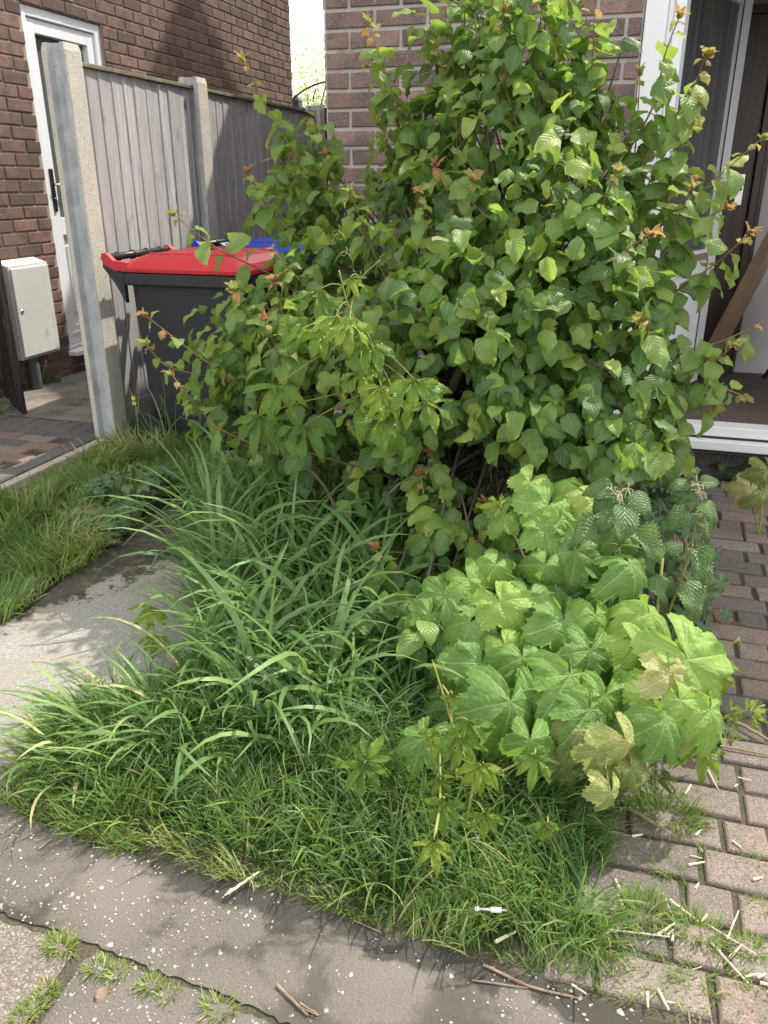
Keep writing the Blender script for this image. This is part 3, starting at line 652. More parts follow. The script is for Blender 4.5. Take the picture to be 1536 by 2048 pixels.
# white jamb, head, sill
mb = MB(); box(mb, -.070, .012, YW-.018, YW+.06, .262, 2.16); box(mb, .012, .036, YW+.004, YW+.06, .262, 2.16); box(mb, .036, .078, YW-.006, YW+.075, .262, 2.16)
mb.build('porch_frame', M['upvc'], mh, bevel=.006)
mb = MB(); box(mb, .078, 2.3, YW-.01, YW+.06, 2.06, 2.16); mb.build('porch_frame', M['upvc'], mh, bevel=.005)
mb = MB(); box(mb, -.075, 2.3, YW-.062, YW+.05, .165, .206); box(mb, -.068, 2.3, YW-.022, YW+.075, .218, .262)
mb.build('threshold', M['upvc'], mh, bevel=.004)
mb = MB(); box(mb, -.068, 2.3, YW-.016, YW+.05, .206, .218); mb.build('threshold_seal', M['seal'], mh)
mb = MB(); box(mb, -.07, 2.3, YW+.075, 5.02, .13, .236); mb.build('porch_floor', M['porch_floor'], mh)
mb = MB(); box(mb, -.30, 2.4, 5.00, 5.10, .236, 2.2); box(mb, 2.28, 2.4, YW+.08, 5.0, .236, 2.2); box(mb, -.16, -.08, YW+.24, 5.0, .13, 2.2); box(mb, -.16, 2.4, YW+.24, 5.1, 2.2, 2.3)
mb.build('porch_interior_wall', M['porch_wall'], mh)
# glazed porch door standing open inwards
A_ = np.array([.045, YW+.085]); B_ = np.array([.352, 4.50]); D_ = B_-A_; Ld = np.linalg.norm(D_); D_ /= Ld; Nn = np.array([D_[1], -D_[0]])
pd = thing('porch_door', (A_[0], A_[1], .29), 'white porch door with dark reeded glass, standing open inwards', 'door')
def dbox(mb, s0, s1, n0, n1, z0, z1, **k):
    prism(mb, [tuple(A_+D_*s+Nn*n) for s, n in ((s0, n0), (s1, n0), (s1, n1), (s0, n1))], z0, z1, **k)
mb = MB(); z0, z1 = .285, 2.06; w = .085
dbox(mb, 0, w*.8, -.025, .025, z0, z1); dbox(mb, Ld-.115, Ld, -.025, .025, z0, z1); dbox(mb, w*.8, Ld-.115, -.0245, .0245, z1-.09, z1); dbox(mb, w*.8, Ld-.115, -.0245, .0245, z0, z0+.15); dbox(mb, w*.8, Ld-.115, -.0245, .0245, .84, .95)
dbox(mb, w*.8, Ld-.115, -.015, .012, z0+.15, .84); dbox(mb, w+.05, Ld-.17, .012, .020, z0+.20, .79); dbox(mb, w+.09, Ld-.21, .020, .026, z0+.24, .75)
mb.build('frame', M['upvc_shaded'], pd, bevel=.004)
mb = MB(); dbox(mb, Ld-.121, Ld-.117, .0245, .029, z0+.02, z1-.02); mb.build('gasket', M['seal'], pd)
mb = MB(); dbox(mb, w*.8, Ld-.115, -.006, .006, .95, z1-.09); mb.build('pane', M['reeded'], pd)
mb = MB(); dbox(mb, w*.8, Ld-.13, .0245, .034, .905, .935); mb.build('glazing_bead', M['plank'], pd)
# inner brown door with lever handle
idr = thing('inner_door', (.2, 4.97, .236), 'dark brown timber front door with silver lever handle at the back of the porch', 'door')
mb = MB(); box(mb, -.07, .535, 4.955, 4.99, .24, 2.02); mb.build('leaf', M['brown_door'], idr, bevel=.004)
mb = MB(); box(mb, .540, .575, 4.925, 4.99, .24, 2.06); box(mb, .577, .600, 4.94, 4.99, .24, 2.06); box(mb, -.07, .54, 4.94, 4.99, 2.02, 2.06); mb.build('frame', M['brown_door'], idr, bevel=.003)
mb = MB(); box(mb, .462, .500, 4.948, 4.955, 1.135, 1.29); pl = mb.build('handle_plate', M['chrome'], idr, bevel=.002)
mb = MB(); tube(mb, [(.482, 4.95, 1.215), (.482, 4.90, 1.215), (.470, 4.895, 1.215), (.37, 4.90, 1.212)], .009, 8); mb.build('handle', M['steel'], pl, smooth=True)
mb = MB(); q0, q1 = AY(1405, 742, 4.70), AY(1600, 380, 4.62); tube(mb, [q0, q1], .045, 4)
tag(mb.build('leaning_plank', M['plank']), 'long brown timber plank leaning in the porch corner beside the inner door', 'plank')
rd = thing('radiator', (.80, 4.62, .3), 'ribbed grey radiator low on the right inside the porch', 'radiator')
mb = MB()
for i in range(16): box(mb, .775, .80, 4.02+i*.05, 4.055+i*.05, .36, .80)
box(mb, .79, .81, 4.0, 4.84, .34, .82); mb.build('fins', M['radiator'], rd, bevel=.004)
mb = MB(); tube(mb, [(.79, 4.80, .36), (.79, 4.80, .24)], .009, 8); tube(mb, [(.79, 4.84, .34), (.75, 4.86, .24)], .012, 8); mb.build('pipe', M['black_metal'], rd)

# ================================================================ VEGETATION
def norm(a): return a/(np.linalg.norm(a, axis=-1, keepdims=True)+1e-9)
def grid_faces(nu, nv):
    i = np.arange(nv-1)[:, None]*nu+np.arange(nu-1)[None]; return np.stack([i, i+1, i+nu+1, i+nu], -1).reshape(-1, 4)
def t_ovate(rg, serr=0., wide=.36, peak=.38, nu=7, nv=10, cor=0., tipw=0., bite=0., dr=(.2, 1.5)):
    """a leaf of length 1 along +Y: folded on the midrib, curled and drooping, with a drawn-out tip"""
    v = np.linspace(0, 1, nv); u = np.linspace(-1, 1, nu)
    w = (np.sin(np.pi*np.clip(v, 0, 1)**(math.log(.5)/math.log(peak)))**.72)*wide
    w = w*(1-.28*v**3); w[-1] = .002; w[0] = .02
    if serr: w = w*(1+serr*np.where(np.arange(nv) % 2 == 0, 1, -1))
    fold = rg.uniform(.0, .55); droop = rg.uniform(*dr); curl = rg.normal(0, .25); wav = rg.uniform(0, .09); ph = rg.uniform(0, 6); tw = rg.normal(0, .35); cup = rg.uniform(-.8, 1.1)
    th = -droop*v**1.4; ds = 1/(nv-1)
    Y = np.concatenate([[0], np.cumsum(np.cos(th[:-1])*ds)]); Z = np.concatenate([[0], np.cumsum(np.sin(th[:-1])*ds)])
    U, Vv = np.meshgrid(u, v); W = w[:, None]*U
    if not cor: W = W*(1+.07*rg.standard_normal((nv, 1))*(U != 0)*(Vv < .95))*np.where(U > 0, rg.uniform(.8, 1.1), rg.uniform(.85, 1.1))
    if rg.random() < bite: r_ = rg.integers(2, nv-2); sd_ = 1 if rg.random() < .5 else -1; W[r_] = np.where(U[r_]*sd_ > 0, W[r_]*rg.uniform(.35, .7), W[r_])
    rr = tw*Vv; fz = np.abs(W)*fold - cup*W**2*1.6 + wav*np.sin(Vv*11+ph+U*2)*np.abs(U)
    X = W*np.cos(rr)*(1-.25*fold)-fz*np.sin(rr)+curl*Vv**2*.25
    zz = fz*np.cos(rr)+W*np.sin(rr)
    if cor: zz = zz+cor*np.abs(np.sin(np.pi*(Vv*8-np.abs(U)*5)))*(np.abs(U) < .99)
    n = np.cos(th)[:, None]; s = np.sin(th)[:, None]
    P = np.stack([X, Y[:, None]-zz*s, Z[:, None]+zz*n], -1).reshape(-1, 3)
    return P, grid_faces(nu, nv), np.stack([(U*.5+.5), Vv], -1).reshape(-1, 2), np.zeros(len(P))
def t_lobed(rg, lobes=7, depth=.30, teeth=.04, droop=.5, nr=8, na=84, fold=0.):
    """mallow-like leaf: petiole at the origin, main lobe towards +Y"""
    a = np.linspace(-math.pi*.93, math.pi*.93, na); k = np.linspace(0, 1, nr)
    ctr = np.linspace(-math.pi*.80, math.pi*.80, lobes)
    dd = np.abs(a[:, None]-ctr[None]); near = dd.min(1); hw = (ctr[1]-ctr[0])/2; wv = rg.uniform(.7, 1.3)
    prof = np.clip(near/hw, 0, 1)
    ln = .80+.20*np.cos(a*.5)**2; ln = ln*(1+.07*np.sin(a*2.3+rg.uniform(0, 6)))
    Rr = .5*ln*(1-depth*prof**1.6)*(1+teeth*np.where(np.arange(na) % 3 == 0, 1, -.6)*(prof*.7+.4)+.012*rg.standard_normal(na))
    Rr *= np.clip((math.pi*.97-np.abs(a))/.25, .35, 1)
    K, A = np.meshgrid(k, a, indexing='ij'); RR = K*Rr[None]
    X = RR*np.sin(A); Y = RR*np.cos(A)
    vein = np.clip(1-near*(K*1.0+.10)/.032/1.6, 0, 1)*(K < .96); prof2 = np.tile(prof, (nr, 1))
    ph = rg.uniform(0, 6); Z = -droop*RR**2*1.5 + .05*prof2*K - .035*np.sin(A*lobes*.5+ph)*K**2 + wv*.028*np.sin(K*8+A*3+ph)*K + wv*.030*np.sin(A*9+ph)*K**3
    Z += .055*np.sin(A*2+ph)*K**2*1.4 + fold*np.abs(X)*.8
    cu = rg.uniform(-.25, .5); Z += cu*np.clip(K-.75, 0, 1)*.45*np.sin(A*1.5+ph*2)
    P = np.stack([X, Y, Z], -1).reshape(-1, 3)
    return P, grid_faces(na, nr), np.stack([X+.5, Y+.5], -1).reshape(-1, 2), vein.reshape(-1)
class Leaves:
    def __init__(s): s.items = []
    def add(s, tp, p, d, n, size, tint): s.items.append((tp, p, d, n, size, tint))
    def bulk(s, tps, P, D, N, S, T, rg=RNG):
        idx = rg.integers(0, len(tps), len(P))
        for i in range(len(P)): s.items.append((tps[idx[i]], P[i], D[i], N[i], S[i], T[i]))
    def build(s, name, mat, parent):
        by = {}
        for it in s.items: by.setdefault(id(it[0]), []).append(it)
        VV, FF, TT, UU, QQ = [], [], [], [], []; off = 0
        for lst in by.values():
            tp = lst[0][0]; P = np.array([i[1] for i in lst], float); D = norm(np.array([i[2] for i in lst], float)); N = np.array([i[3] for i in lst], float)
            X = norm(np.cross(D, N)); Z = np.cross(X, D); S = np.array([i[4] for i in lst], float); T = np.array([i[5] for i in lst], float)
            Rm = np.stack([X, D, Z], 1)                      # rows
            V = np.einsum('kj,njm->nkm', tp[0], Rm)*S[:, None, None]+P[:, None]
            n, k = len(lst), len(tp[0]); VV.append(V.reshape(-1, 3)); FF.append((tp[1][None]+(np.arange(n)*k)[:, None, None]+off).reshape(-1)); off += n*k
            TT.append(np.repeat(T, k)); UU.append(np.tile(tp[2], (n, 1))); QQ.append(np.tile(tp[3], n))
        V = np.vstack(VV)-(np.array(parent.location) if parent is not None else 0); F = np.concatenate(FF).astype(np.int32)
        return _mk(name, V, F, np.full(len(F)//4, 4, np.int32), np.concatenate(TT), np.vstack(UU), None, mat, parent, True, np.concatenate(QQ))
rt = np.random.default_rng(101)
T_OV = [t_ovate(rt, bite=.35, wide=rt.uniform(.35, .44)) for _ in range(30)]
T_OVS = [t_ovate(rt, serr=.02, wide=.40, nv=13, bite=.4) for _ in range(8)]
T_TIP = [t_ovate(rt, wide=.20, nv=6, nu=5) for _ in range(5)]
T_NET = [t_ovate(rt, serr=.085, wide=.34, peak=.30, nu=9, nv=27, cor=.018) for _ in range(6)]
T_CRP = [t_ovate(rt, serr=.06, wide=.155, peak=.50, nu=7, nv=21, cor=.010, dr=(.1, .8)) for _ in range(6)]
T_MAL = [t_lobed(rt, 5 if i % 3 else 7, rt.uniform(.26, .40), .060, rt.uniform(.5, 1.9), fold=rt.choice([0, 0, .3]), nr=10, na=96) for i in range(12)]
T_SML = [t_lobed(rt, 5, .45, .06, .5, nr=5, na=43) for _ in range(5)]
UPV = np.array([0, 0, 1.])

# ---- grass
def blades(name, P, length, width, mat, lean0=(.05, .5), curve=(.6, 1.6), seg=5, rg=RNG, head=None, headspread=math.pi, tint=None, tmu=.45, tsd=.22, z=0.):
    n = len(P); L = length if not np.isscalar(length) else np.full(n, length); L = L*rg.uniform(.55, 1.25, n)
    W = width*rg.uniform(.6, 1.3, n); hd = rg.uniform(-math.pi, math.pi, n) if head is None else head+rg.normal(0, headspread, n)
    l0 = rg.uniform(*lean0, n); cv = rg.uniform(*curve, n); s = np.linspace(0, 1, seg+1)
    th = l0[:, None]+cv[:, None]*s[None]**1.7; ds = (L/seg)[:, None]
    hx = np.concatenate([np.zeros((n, 1)), np.cumsum(np.sin(th[:, :-1])*ds, 1)], 1); hz = np.concatenate([np.zeros((n, 1)), np.cumsum(np.cos(th[:, :-1])*ds, 1)], 1)
    bend = rg.normal(0, .25, n)[:, None]*s[None]**2; ang = hd[:, None]+bend
    cx = P[:, :1]+hx*np.cos(ang); cy = P[:, 1:2]+hx*np.sin(ang); cz = z+hz; cz = np.maximum(cz, z+.002)
    twist = rg.uniform(-1.2, 1.2, n)[:, None]*(.3+s[None]); tw = hd[:, None]+math.pi/2+twist
    wp = (W[:, None]*np.array([.7, 1., 1., .9, .65, .05] if seg == 5 else np.interp(s, [0, .2, .6, .85, 1], [.6, 1, 1, .6, .03]))[None])/2
    dx, dy = np.cos(tw)*wp, np.sin(tw)*wp; dz = wp*np.sin(twist)*.4
    A = np.stack([cx-dx, cy-dy, cz-dz], -1); B = np.stack([cx+dx, cy+dy, cz+dz], -1); V = np.stack([A, B], 2).reshape(n, -1, 3)
    k = 2*(seg+1); b = np.arange(seg)*2; f = np.stack([b, b+1, b+3, b+2], -1); F = (f[None]+(np.arange(n)*k)[:, None, None]).reshape(-1).astype(np.int32)
    T = (rg.normal(tmu, tsd, n) if tint is None else tint).clip(0, 1)
    uv = np.tile(np.stack([np.tile([0, 1], seg+1), np.repeat(s, 2)], -1), (n, 1))
    return V.reshape(-1, 3), F, np.full(n*seg, 4, np.int32), np.repeat(T, k), uv
def grass_obj(name, parts, mat, parent=None, label=None, cat='grass', kind='stuff', group=None):
    off = 0; FF = []
    for p in parts: FF.append(p[1]+off); off += len(p[0])
    V = np.vstack([p[0] for p in parts])
    if parent is not None: V = V-np.array(parent.location)
    o = _mk(name, V, np.concatenate(FF), np.concatenate([p[2] for p in parts]), np.concatenate([p[3] for p in parts]), np.vstack([p[4] for p in parts]), None, mat, parent, True)
    if label: tag(o, label, cat, group, kind)
    return o
front = gpoly([(-60, 1600), (0, 1612), (60, 1640), (150, 1676), (260, 1705), (330, 1700), (380, 1738), (430, 1757), (560, 1792), (640, 1810), (720, 1848), (830, 1886), (980, 1925), (1120, 1965), (1280, 2020), (1420, 2060), (1620, 2100), (1640, 2020), (1500, 1950), (1400, 1890), (1300, 1870), (1210, 1830), (1170, 1790), (1215, 1720), (1215, 1650), (1290, 1600), (1280, 1540), (1100, 1480), (850, 1330), (500, 1330), (300, 1390), (160, 1440), (60, 1520), (-60, 1570)])
P = sample_poly(front, 26000); ed = edge_dist(P, front)
m_edge = np.array([np.interp(x, [p[0] for p in edge], [p[1] for p in edge]) for x in P[:, 0]]); de = P[:, 1]-m_edge
cl = np.sin(P[:, 0]*13+2)*np.sin(P[:, 1]*17+1)+.6*np.sin(P[:, 0]*31-P[:, 1]*23)
rightish = np.clip((P[:, 0]-.03)/.12, 0, 1)
keepm = RNG.random(len(P)) < np.clip(.62+.3*cl+de*2, .15, 1)*(1-.62*rightish)
P, de, cl, rightish = P[keepm], de[keepm], cl[keepm], rightish[keepm]
Ln = (.034+.30*de.clip(0, .30)+.014*cl).clip(.022, .105)*(1-.62*rightish)
cid = RNG.random((260, 2))*[2.6, 1.4]+[-1.9, .8]; near_ = np.argmin(((P[:, None]-cid[None])**2).sum(2), 1); ch = RNG.normal(-1.6, 1.3, 260); cL = RNG.uniform(.55, 1.65, 260); ct = RNG.normal(0, .13, 260)
Ln = (Ln*cL[near_]).clip(.02, .17); head = ch[near_]
tt = (.56-1.8*de.clip(0, .25)+.12*cl+RNG.normal(0, .16, len(P))+.15*rightish); tt = np.where(RNG.random(len(P)) < .05, .97, tt)
g1 = blades('', P, Ln, .0026, None, (.1, .9), (.4, 1.5), rg=RNG, head=head, headspread=.75, tint=(tt+ct[near_]).clip(0, 1))
P2 = sample_poly(front, 5000); P2 = P2[(edge_dist(P2, front) > .05) & (P2[:, 0] < .07)]; 
g2 = blades('', P2, .145*np.ones(len(P2)), .0044, None, (.1, .8), (.8, 2.0), rg=RNG, tmu=.32)
grass_obj('lawn_grass', [g1, g2], M['grass_lawn'], label='tangled green lawn grass spilling over the edge of the footway')
leftl = gpoly([(-300, 1010), (0, 1006), (170, 922), (235, 896), (300, 905), (420, 885), (440, 940), (380, 990), (300, 1000), (270, 1060), (180, 1130), (110, 1170), (50, 1220), (0, 1262), (-300, 1310)])
P = sample_poly(leftl, 21000); cl = np.sin(P[:, 0]*9)*np.sin(P[:, 1]*11+1)
cid = RNG.random((150, 2))*[1.6, 2.]+[-2.6, 1.6]; nr_ = np.argmin(((P[:, None]-cid[None])**2).sum(2), 1); cl2 = RNG.uniform(.45, 1.9, 150); cth = RNG.normal(0, .16, 150); chd = RNG.uniform(-3, 3, 150)
g1 = blades('', P, (.080*cl2[nr_]).clip(.03, .2), .0034, None, (.1, .9), (.5, 1.8), rg=RNG, head=chd[nr_], headspread=.9, tint=(RNG.normal(.55, .2, len(P))+cth[nr_]).clip(0, 1))
P = sample_poly(gpoly([(230, 905), (420, 895), (420, 870), (250, 870)]), 900)
g2 = blades('', P, np.full(len(P), .11), .0040, None, (.05, .6), (.5, 1.6), rg=RNG, tmu=.45)
grass_obj('verge_grass', [g1, g2], M['grass_lawn'], label='rough grass verge between the patio kerb and the pale concrete path')
# tufts in cracks and joints: countable, each its own thing
def tuft(px, py, r, n, ln, label, grp, tm=.7, z=.004, seed=0, wd=.0022):
    c = AZ(px, py); rg = np.random.default_rng(int(px*7+py)); th = thing('grass_tuft', (c[0], c[1], z), label, 'grass tuft', grp)
    a = rg.uniform(0, 6.28, n); q = rg.random(n)**.5*r; P = np.stack([c[0]+np.cos(a)*q*1.3, c[1]+np.sin(a)*q], 1)
    grass_obj('blades', [blades('', P, np.full(n, ln), wd, None, (.3, 1.2), (.2, 1.0), rg=rg, head=a, headspread=.5, tmu=tm, tsd=.18)], M['grass_lawn'], th, kind=None)
G1 = 'small grass tufts growing in the footway crack'
for px, py, r, n, ln, lb in [(120, 1895, .018, 150, .030, 'roundest grass tuft, leftmost on the footway crack where two cracks meet'), (195, 1940, .014, 90, .022, 'small flat tuft in the footway crack just right of the round one'), (235, 1948, .014, 110, .022, 'yellow-green tuft second along the rightward footway crack'), (300, 1975, .014, 110, .022, 'yellowish tuft in the middle of the rightward footway crack'), (335, 1992, .013, 90, .020, 'tuft next to the longest bare stretch of the footway crack'), (440, 2020, .017, 80, .030, 'sparse darker tuft rightmost in the footway crack'), (95, 1985, .012, 110, .018, 'upper end of the bright green growth in the crack heading to the bottom left'), (70, 2015, .013, 140, .018, 'middle of the bright green growth in the crack heading to the bottom left'), (45, 2040, .013, 140, .018, 'lowest bright green growth in the crack at the bottom left edge')]:
    tuft(px, py, r, n, ln, lb, G1, .78)
for px, py, r, n, ln, lb in [(240, 1688, .02, 200, .035, 'yellow-green tuft on the footway edge at the left end of the lawn'), (190, 1672, .02, 160, .03, 'short yellow tuft on the footway edge nearest the left of the picture')]:
    tuft(px, py, r, n, ln, lb, 'tufts on the footway edge', .8)
G2 = 'grass tufts in the joints of the block paving'
for px, py, r, n, ln, lb in [(1335, 1640, .045, 420, .055, 'largest feathery tuft on the paving beneath the drooping mallow leaf'), (1290, 1830, .03, 260, .05, 'dense dark tuft on the bare paving beside the fallen yellow leaf'), (1390, 1870, .024, 200, .045, 'narrow tuft between the straw stalks on the paving'), (1495, 1905, .018, 160, .03, 'bright lime tuft at the right edge among straw stalks'), (1490, 1690, .012, 70, .018, 'tiny tuft in the paving joint near the right edge, uppermost of the sunlit ones'), (1500, 1725, .014, 90, .02, 'tiny tuft one block below the uppermost at the right edge'), (1410, 1710, .012, 70, .02, 'tiny tuft at the corner of a block in the middle of the sunlit paving'), (1330, 1745, .02, 120, .03, 'small tuft left of the pink square block'), (1425, 1800, .012, 70, .018, 'tiny tuft under the pink square blocks'), (1515, 1820, .016, 110, .022, 'sparse pale tuft in the joint at the far right edge'), (1385, 1600, .014, 90, .02, 'small tuft beside the dead leaves at the foot of the mallow'), (1470, 1440, .02, 110, .03, 'tuft on the shaded paving under the creeper tendrils'), (1450, 1480, .02, 120, .035, 'tuft between two sticks at the shade line'), (1490, 1350, .012, 60, .018, 'dim tuft in the shaded paving left of the right edge'), (1480, 1255, .012, 60, .018, 'dim tuft in a shaded joint, farthest up'), (1530, 1070, .02, 60, .035, 'wispy grass tuft by the right edge in deep shade')]:
    tuft(px, py, r, n, ln, lb, G2, .6, .008)

# ---- tall arching grass in front of the shrub
def tallgrass(polys, label, name='tall_grass', mat='grass_tall'):
    ps = [blades('', sample_poly(gpoly(pl), n), np.full(n, ln), wd, None, l0, cv, seg=9, rg=RNG, head=hd, headspread=hs, tmu=tm, tsd=.16) for pl, n, ln, wd, l0, cv, hd, hs, tm in polys]
    return grass_obj(name, ps, M[mat], label=label)
A1 = [(380, 1400), (450, 1300), (560, 1230), (760, 1230), (820, 1290), (780, 1400), (660, 1470), (480, 1490)]
A2 = [(400, 1180), (460, 1070), (560, 1050), (790, 1090), (800, 1200), (700, 1260), (450, 1300), (400, 1300)]
A0 = [(310, 1480), (420, 1440), (700, 1440), (840, 1410), (820, 1500), (600, 1545), (320, 1545)]
tallgrass([(A0, 150, .30, .0115, (.05, .6), (1.3, 2.8), 4.2, 1.3, .55), (A0, 900, .20, .006, (.05, .7), (.8, 2.2), None, 1, .35), (A1, 150, .48, .0150, (.05, .5), (1.4, 3.0), None, 1, .56), (A2, 210, .54, .0155, (.03, .35), (1.5, 3.0), None, 1, .58), (A1, 330, .40, .011, (.02, .45), (1.0, 2.5), None, 1, .45), (A2, 480, .48, .012, (.02, .35), (.9, 2.5), None, 1, .48),
           (A1, 1100, .26, .0065, (.05, .6), (.5, 1.8), None, 1, .35), (A2, 1500, .28, .0065, (.05, .6), (.5, 1.8), None, 1, .35),
           ([(380, 1010), (620, 960), (900, 960), (1000, 1050), (800, 1100), (500, 1080)], 1500, .26, .006, (.05, .5), (.5, 1.6), None, 1, .3)],
          'tall arching blue-green grass blades standing in front of the shrub')
tallgrass([([(110, 1480), (230, 1425), (350, 1440), (380, 1520), (260, 1570), (150, 1560)], 210, .25, .0085, (.35, 1.1), (.6, 1.7), 3.9, .8, .78), ([(110, 1480), (230, 1425), (350, 1440), (380, 1520), (260, 1570), (150, 1560)], 900, .13, .004, (.1, .9), (.6, 1.7), None, .8, .6)],
          'coarse yellow-green grass clump sprawling over the left end of the lawn', 'coarse_grass')
tallgrass([([(890, 1090), (1010, 1080), (1020, 1040), (900, 1040)], 170, .50, .012, (.05, .4), (.8, 2.4), None, 1, .5), ([(880, 1100), (1030, 1080), (1040, 1030), (890, 1030)], 500, .30, .005, (.05, .4), (.6, 1.8), None, 1, .4)],
          'broad grass blades in the shade just right of the shrub trunk', 'shade_grass')
tallgrass([([(240, 905), (330, 880), (400, 900), (330, 925)], 26, .36, .005, (.02, .4), (.3, 1.2), None, 1, .5)], 'thin long grass stems beside the bin wheel and concrete post', 'bin_grass')

# ---- the big shrub
BASE = np.array([-.55, 2.62, 0.])
shrub = thing('shrub', tuple(BASE), 'large leafy green shrub with orange-tipped shoots filling the middle of the garden', 'shrub')
rs = np.random.default_rng(55)
BL = Leaves(); TL = Leaves(); br = MB(); yb = MB()
# the crown as overlapping blobs: (px, py, depth Y, rx, ry (photo px), depth radius)
BLOBS = [(645, 570, 2.75, 120, 140, .25, 165), (560, 720, 2.55, 150, 150, .28, 210), (700, 480, 2.9, 130, 110, .22, 150), (640, 880, 2.40, 150, 95, .22, 150),
         (800, 720, 2.35, 170, 190, .25, 290), (900, 470, 2.7, 150, 150, .28, 230), (960, 620, 2.35, 180, 180, .28, 340), (1010, 300, 2.75, 140, 180, .25, 260),
         (1060, 130, 2.75, 105, 140, .2, 135), (1120, 400, 2.6, 140, 160, .28, 240), (1160, 600, 2.45, 150, 190, .28, 300), (1190, 790, 2.35, 150, 120, .26, 230),
         (1020, 800, 2.25, 130, 100, .22, 170), (1250, 480, 2.8, 90, 150, .2, 120), (820, 860, 2.25, 110, 60, .18, 90), (860, 360, 2.95, 110, 70, .2, 80), (1290, 870, 2.35, 90, 60, .16, 80),
         (480, 860, 2.6, 60, 70, .15, 40), (1200, 930, 2.25, 100, 45, .15, 60), (930, 180, 2.95, 90, 130, .15, 28), (1180, 240, 2.85, 60, 110, .16, 46), (610, 330, 3.1, 70, 60, .15, 45), (1030, 20, 2.75, 110, 60, .15, 60), (1325, 830, 2.4, 60, 90, .14, 55), (1285, 660, 2.5, 60, 110, .15, 50), (1230, 880, 2.2, 120, 60, .15, 80), (450, 700, 2.55, 70, 110, .14, 45), (1100, 900, 2.3, 80, 50, .15, 50), (1215, 130, 2.8, 50, 90, .12, 10), (880, 120, 2.9, 60, 120, .12, 52), (870, 260, 2.9, 75, 90, .12, 50), (790, 250, 2.92, 50, 110, .10, 22), (800, 340, 2.95, 70, 50, .12, 34), (960, 60, 2.85, 80, 90, .12, 46), (580, 400, 2.9, 80, 70, .15, 60), (500, 600, 2.6, 55, 55, .12, 30), (600, 300, 3.1, 60, 60, .12, 26), (430, 800, 2.5, 60, 70, .12, 30), (1250, 350, 2.8, 50, 70, .12, 20), (915, 1090, 2.0, 90, 90, .10, 75), (775, 1215, 1.80, 90, 90, .09, 70), (860, 1250, 1.72, 70, 70, .08, 48), (740, 1000, 2.2, 80, 60, .1, 34), (870, 960, 2.15, 50, 50, .08, 26), (1000, 980, 2.3, 60, 50, .1, 22), (700, 960, 2.35, 110, 40, .12, 34), (560, 940, 2.4, 80, 50, .12, 34)]
HOLE = [(905, 745, 48, 40), (960, 935, 60, 36), (860, 800, 40, 30)]
tips_for_branches = []
for (px, py, Y, rx, ry, rd, n) in BLOBS:
    n = int(n*.94)
    c = AY(px, py, Y); sc = np.linalg.norm(c-[0, 0, CAMH])/FPX
    q = norm(rs.standard_normal((n, 3)))*(rs.random(n)**.33)[:, None]*np.where(rs.random(n) < .8, 1, .7)[:, None]
    O = q.copy(); Pp = c+np.stack([q[:, 0]*rx*sc*.95, q[:, 1]*rd, q[:, 2]*ry*sc*.95], 1)
    ctr = BASE+[.1, .0, .75]; out = norm(Pp-ctr)*.7+norm(O)*.6
    D = norm(out*.55+np.array([0, 0, -.75])+rs.normal(0, .52, (n, 3))); N = norm(out*.7+UPV*.85+np.array([0, -.25, 0])+rs.normal(0, .46, (n, 3)))
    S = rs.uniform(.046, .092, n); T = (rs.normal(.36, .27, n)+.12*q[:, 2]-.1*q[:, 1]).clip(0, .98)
    kk = np.ones(n, bool)
    for i in range(n):
        r = Pp[i]-[0, 0, CAMH]; cc = r@_F; x, y = 768+FPX*(r@_R)/cc, 1024-FPX*(r@_U)/cc
        for (hx, hy, hrx, hry) in HOLE:
            if ((x-hx)/hrx)**2+((y-hy)/hry)**2 < 1: kk[i] = False
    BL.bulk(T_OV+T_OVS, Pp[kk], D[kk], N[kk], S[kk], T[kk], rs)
    for _ in range(max(2, n//28)): tips_for_branches.append(c+np.array([rs.uniform(-.7, .7)*rx*sc, rs.uniform(-.6, .6)*rd, rs.uniform(-.6, .6)*ry*sc]))
# trunks and limbs
for k, (bx_, by_, tx, ty, tY, r0, r1) in enumerate([(.08, .02, 905, 700, 2.60, .030, .016), (.02, .03, 850, 600, 2.65, .022, .012), (.12, .06, 1080, 560, 2.7, .026, .012), (-.15, 0, 650, 720, 2.65, .016, .008), (.16, .0, 1180, 800, 2.5, .02, .009), (.05, .05, 960, 350, 2.8, .022, .008), (.1, .1, 1060, 250, 2.8, .02, .006), (-.05, .05, 700, 560, 2.8, .016, .006)]):
    tp = AY(tx, ty, tY); b = BASE+[bx_, by_, -.01]; md = (b+tp)/2+rs.normal(0, .06, 3)+[0, 0, .08]
    tube(br, bez(b, md, tp, 12)+np.vstack([[0, 0, 0], rs.normal(0, .006, (11, 3))]), [r0, r1], 8)
for k in range(7):
    a = rs.uniform(0, 6.28); b = BASE+[math.cos(a)*.10+.02, math.sin(a)*.08, -.01]; tp = BASE+np.array([math.cos(a)*rs.uniform(.3, .6)+.05, math.sin(a)*.25-.1, rs.uniform(.4, .9)])
    tube(br, bez(b, (b+tp)/2+[0, 0, .15], tp, 9), [.008, .004], 5)
lo, hi = BASE+[-.1, -.05, .25], BASE+[.3, .1, .7]
for tp in tips_for_branches:
    b = lo+rs.random(3)*(hi-lo); md = (b+tp)/2+rs.normal(0, .05, 3)+[0, 0, .06]
    tube(br, bez(b, md, tp, 8), [rs.uniform(.006, .010), .0025], 5)
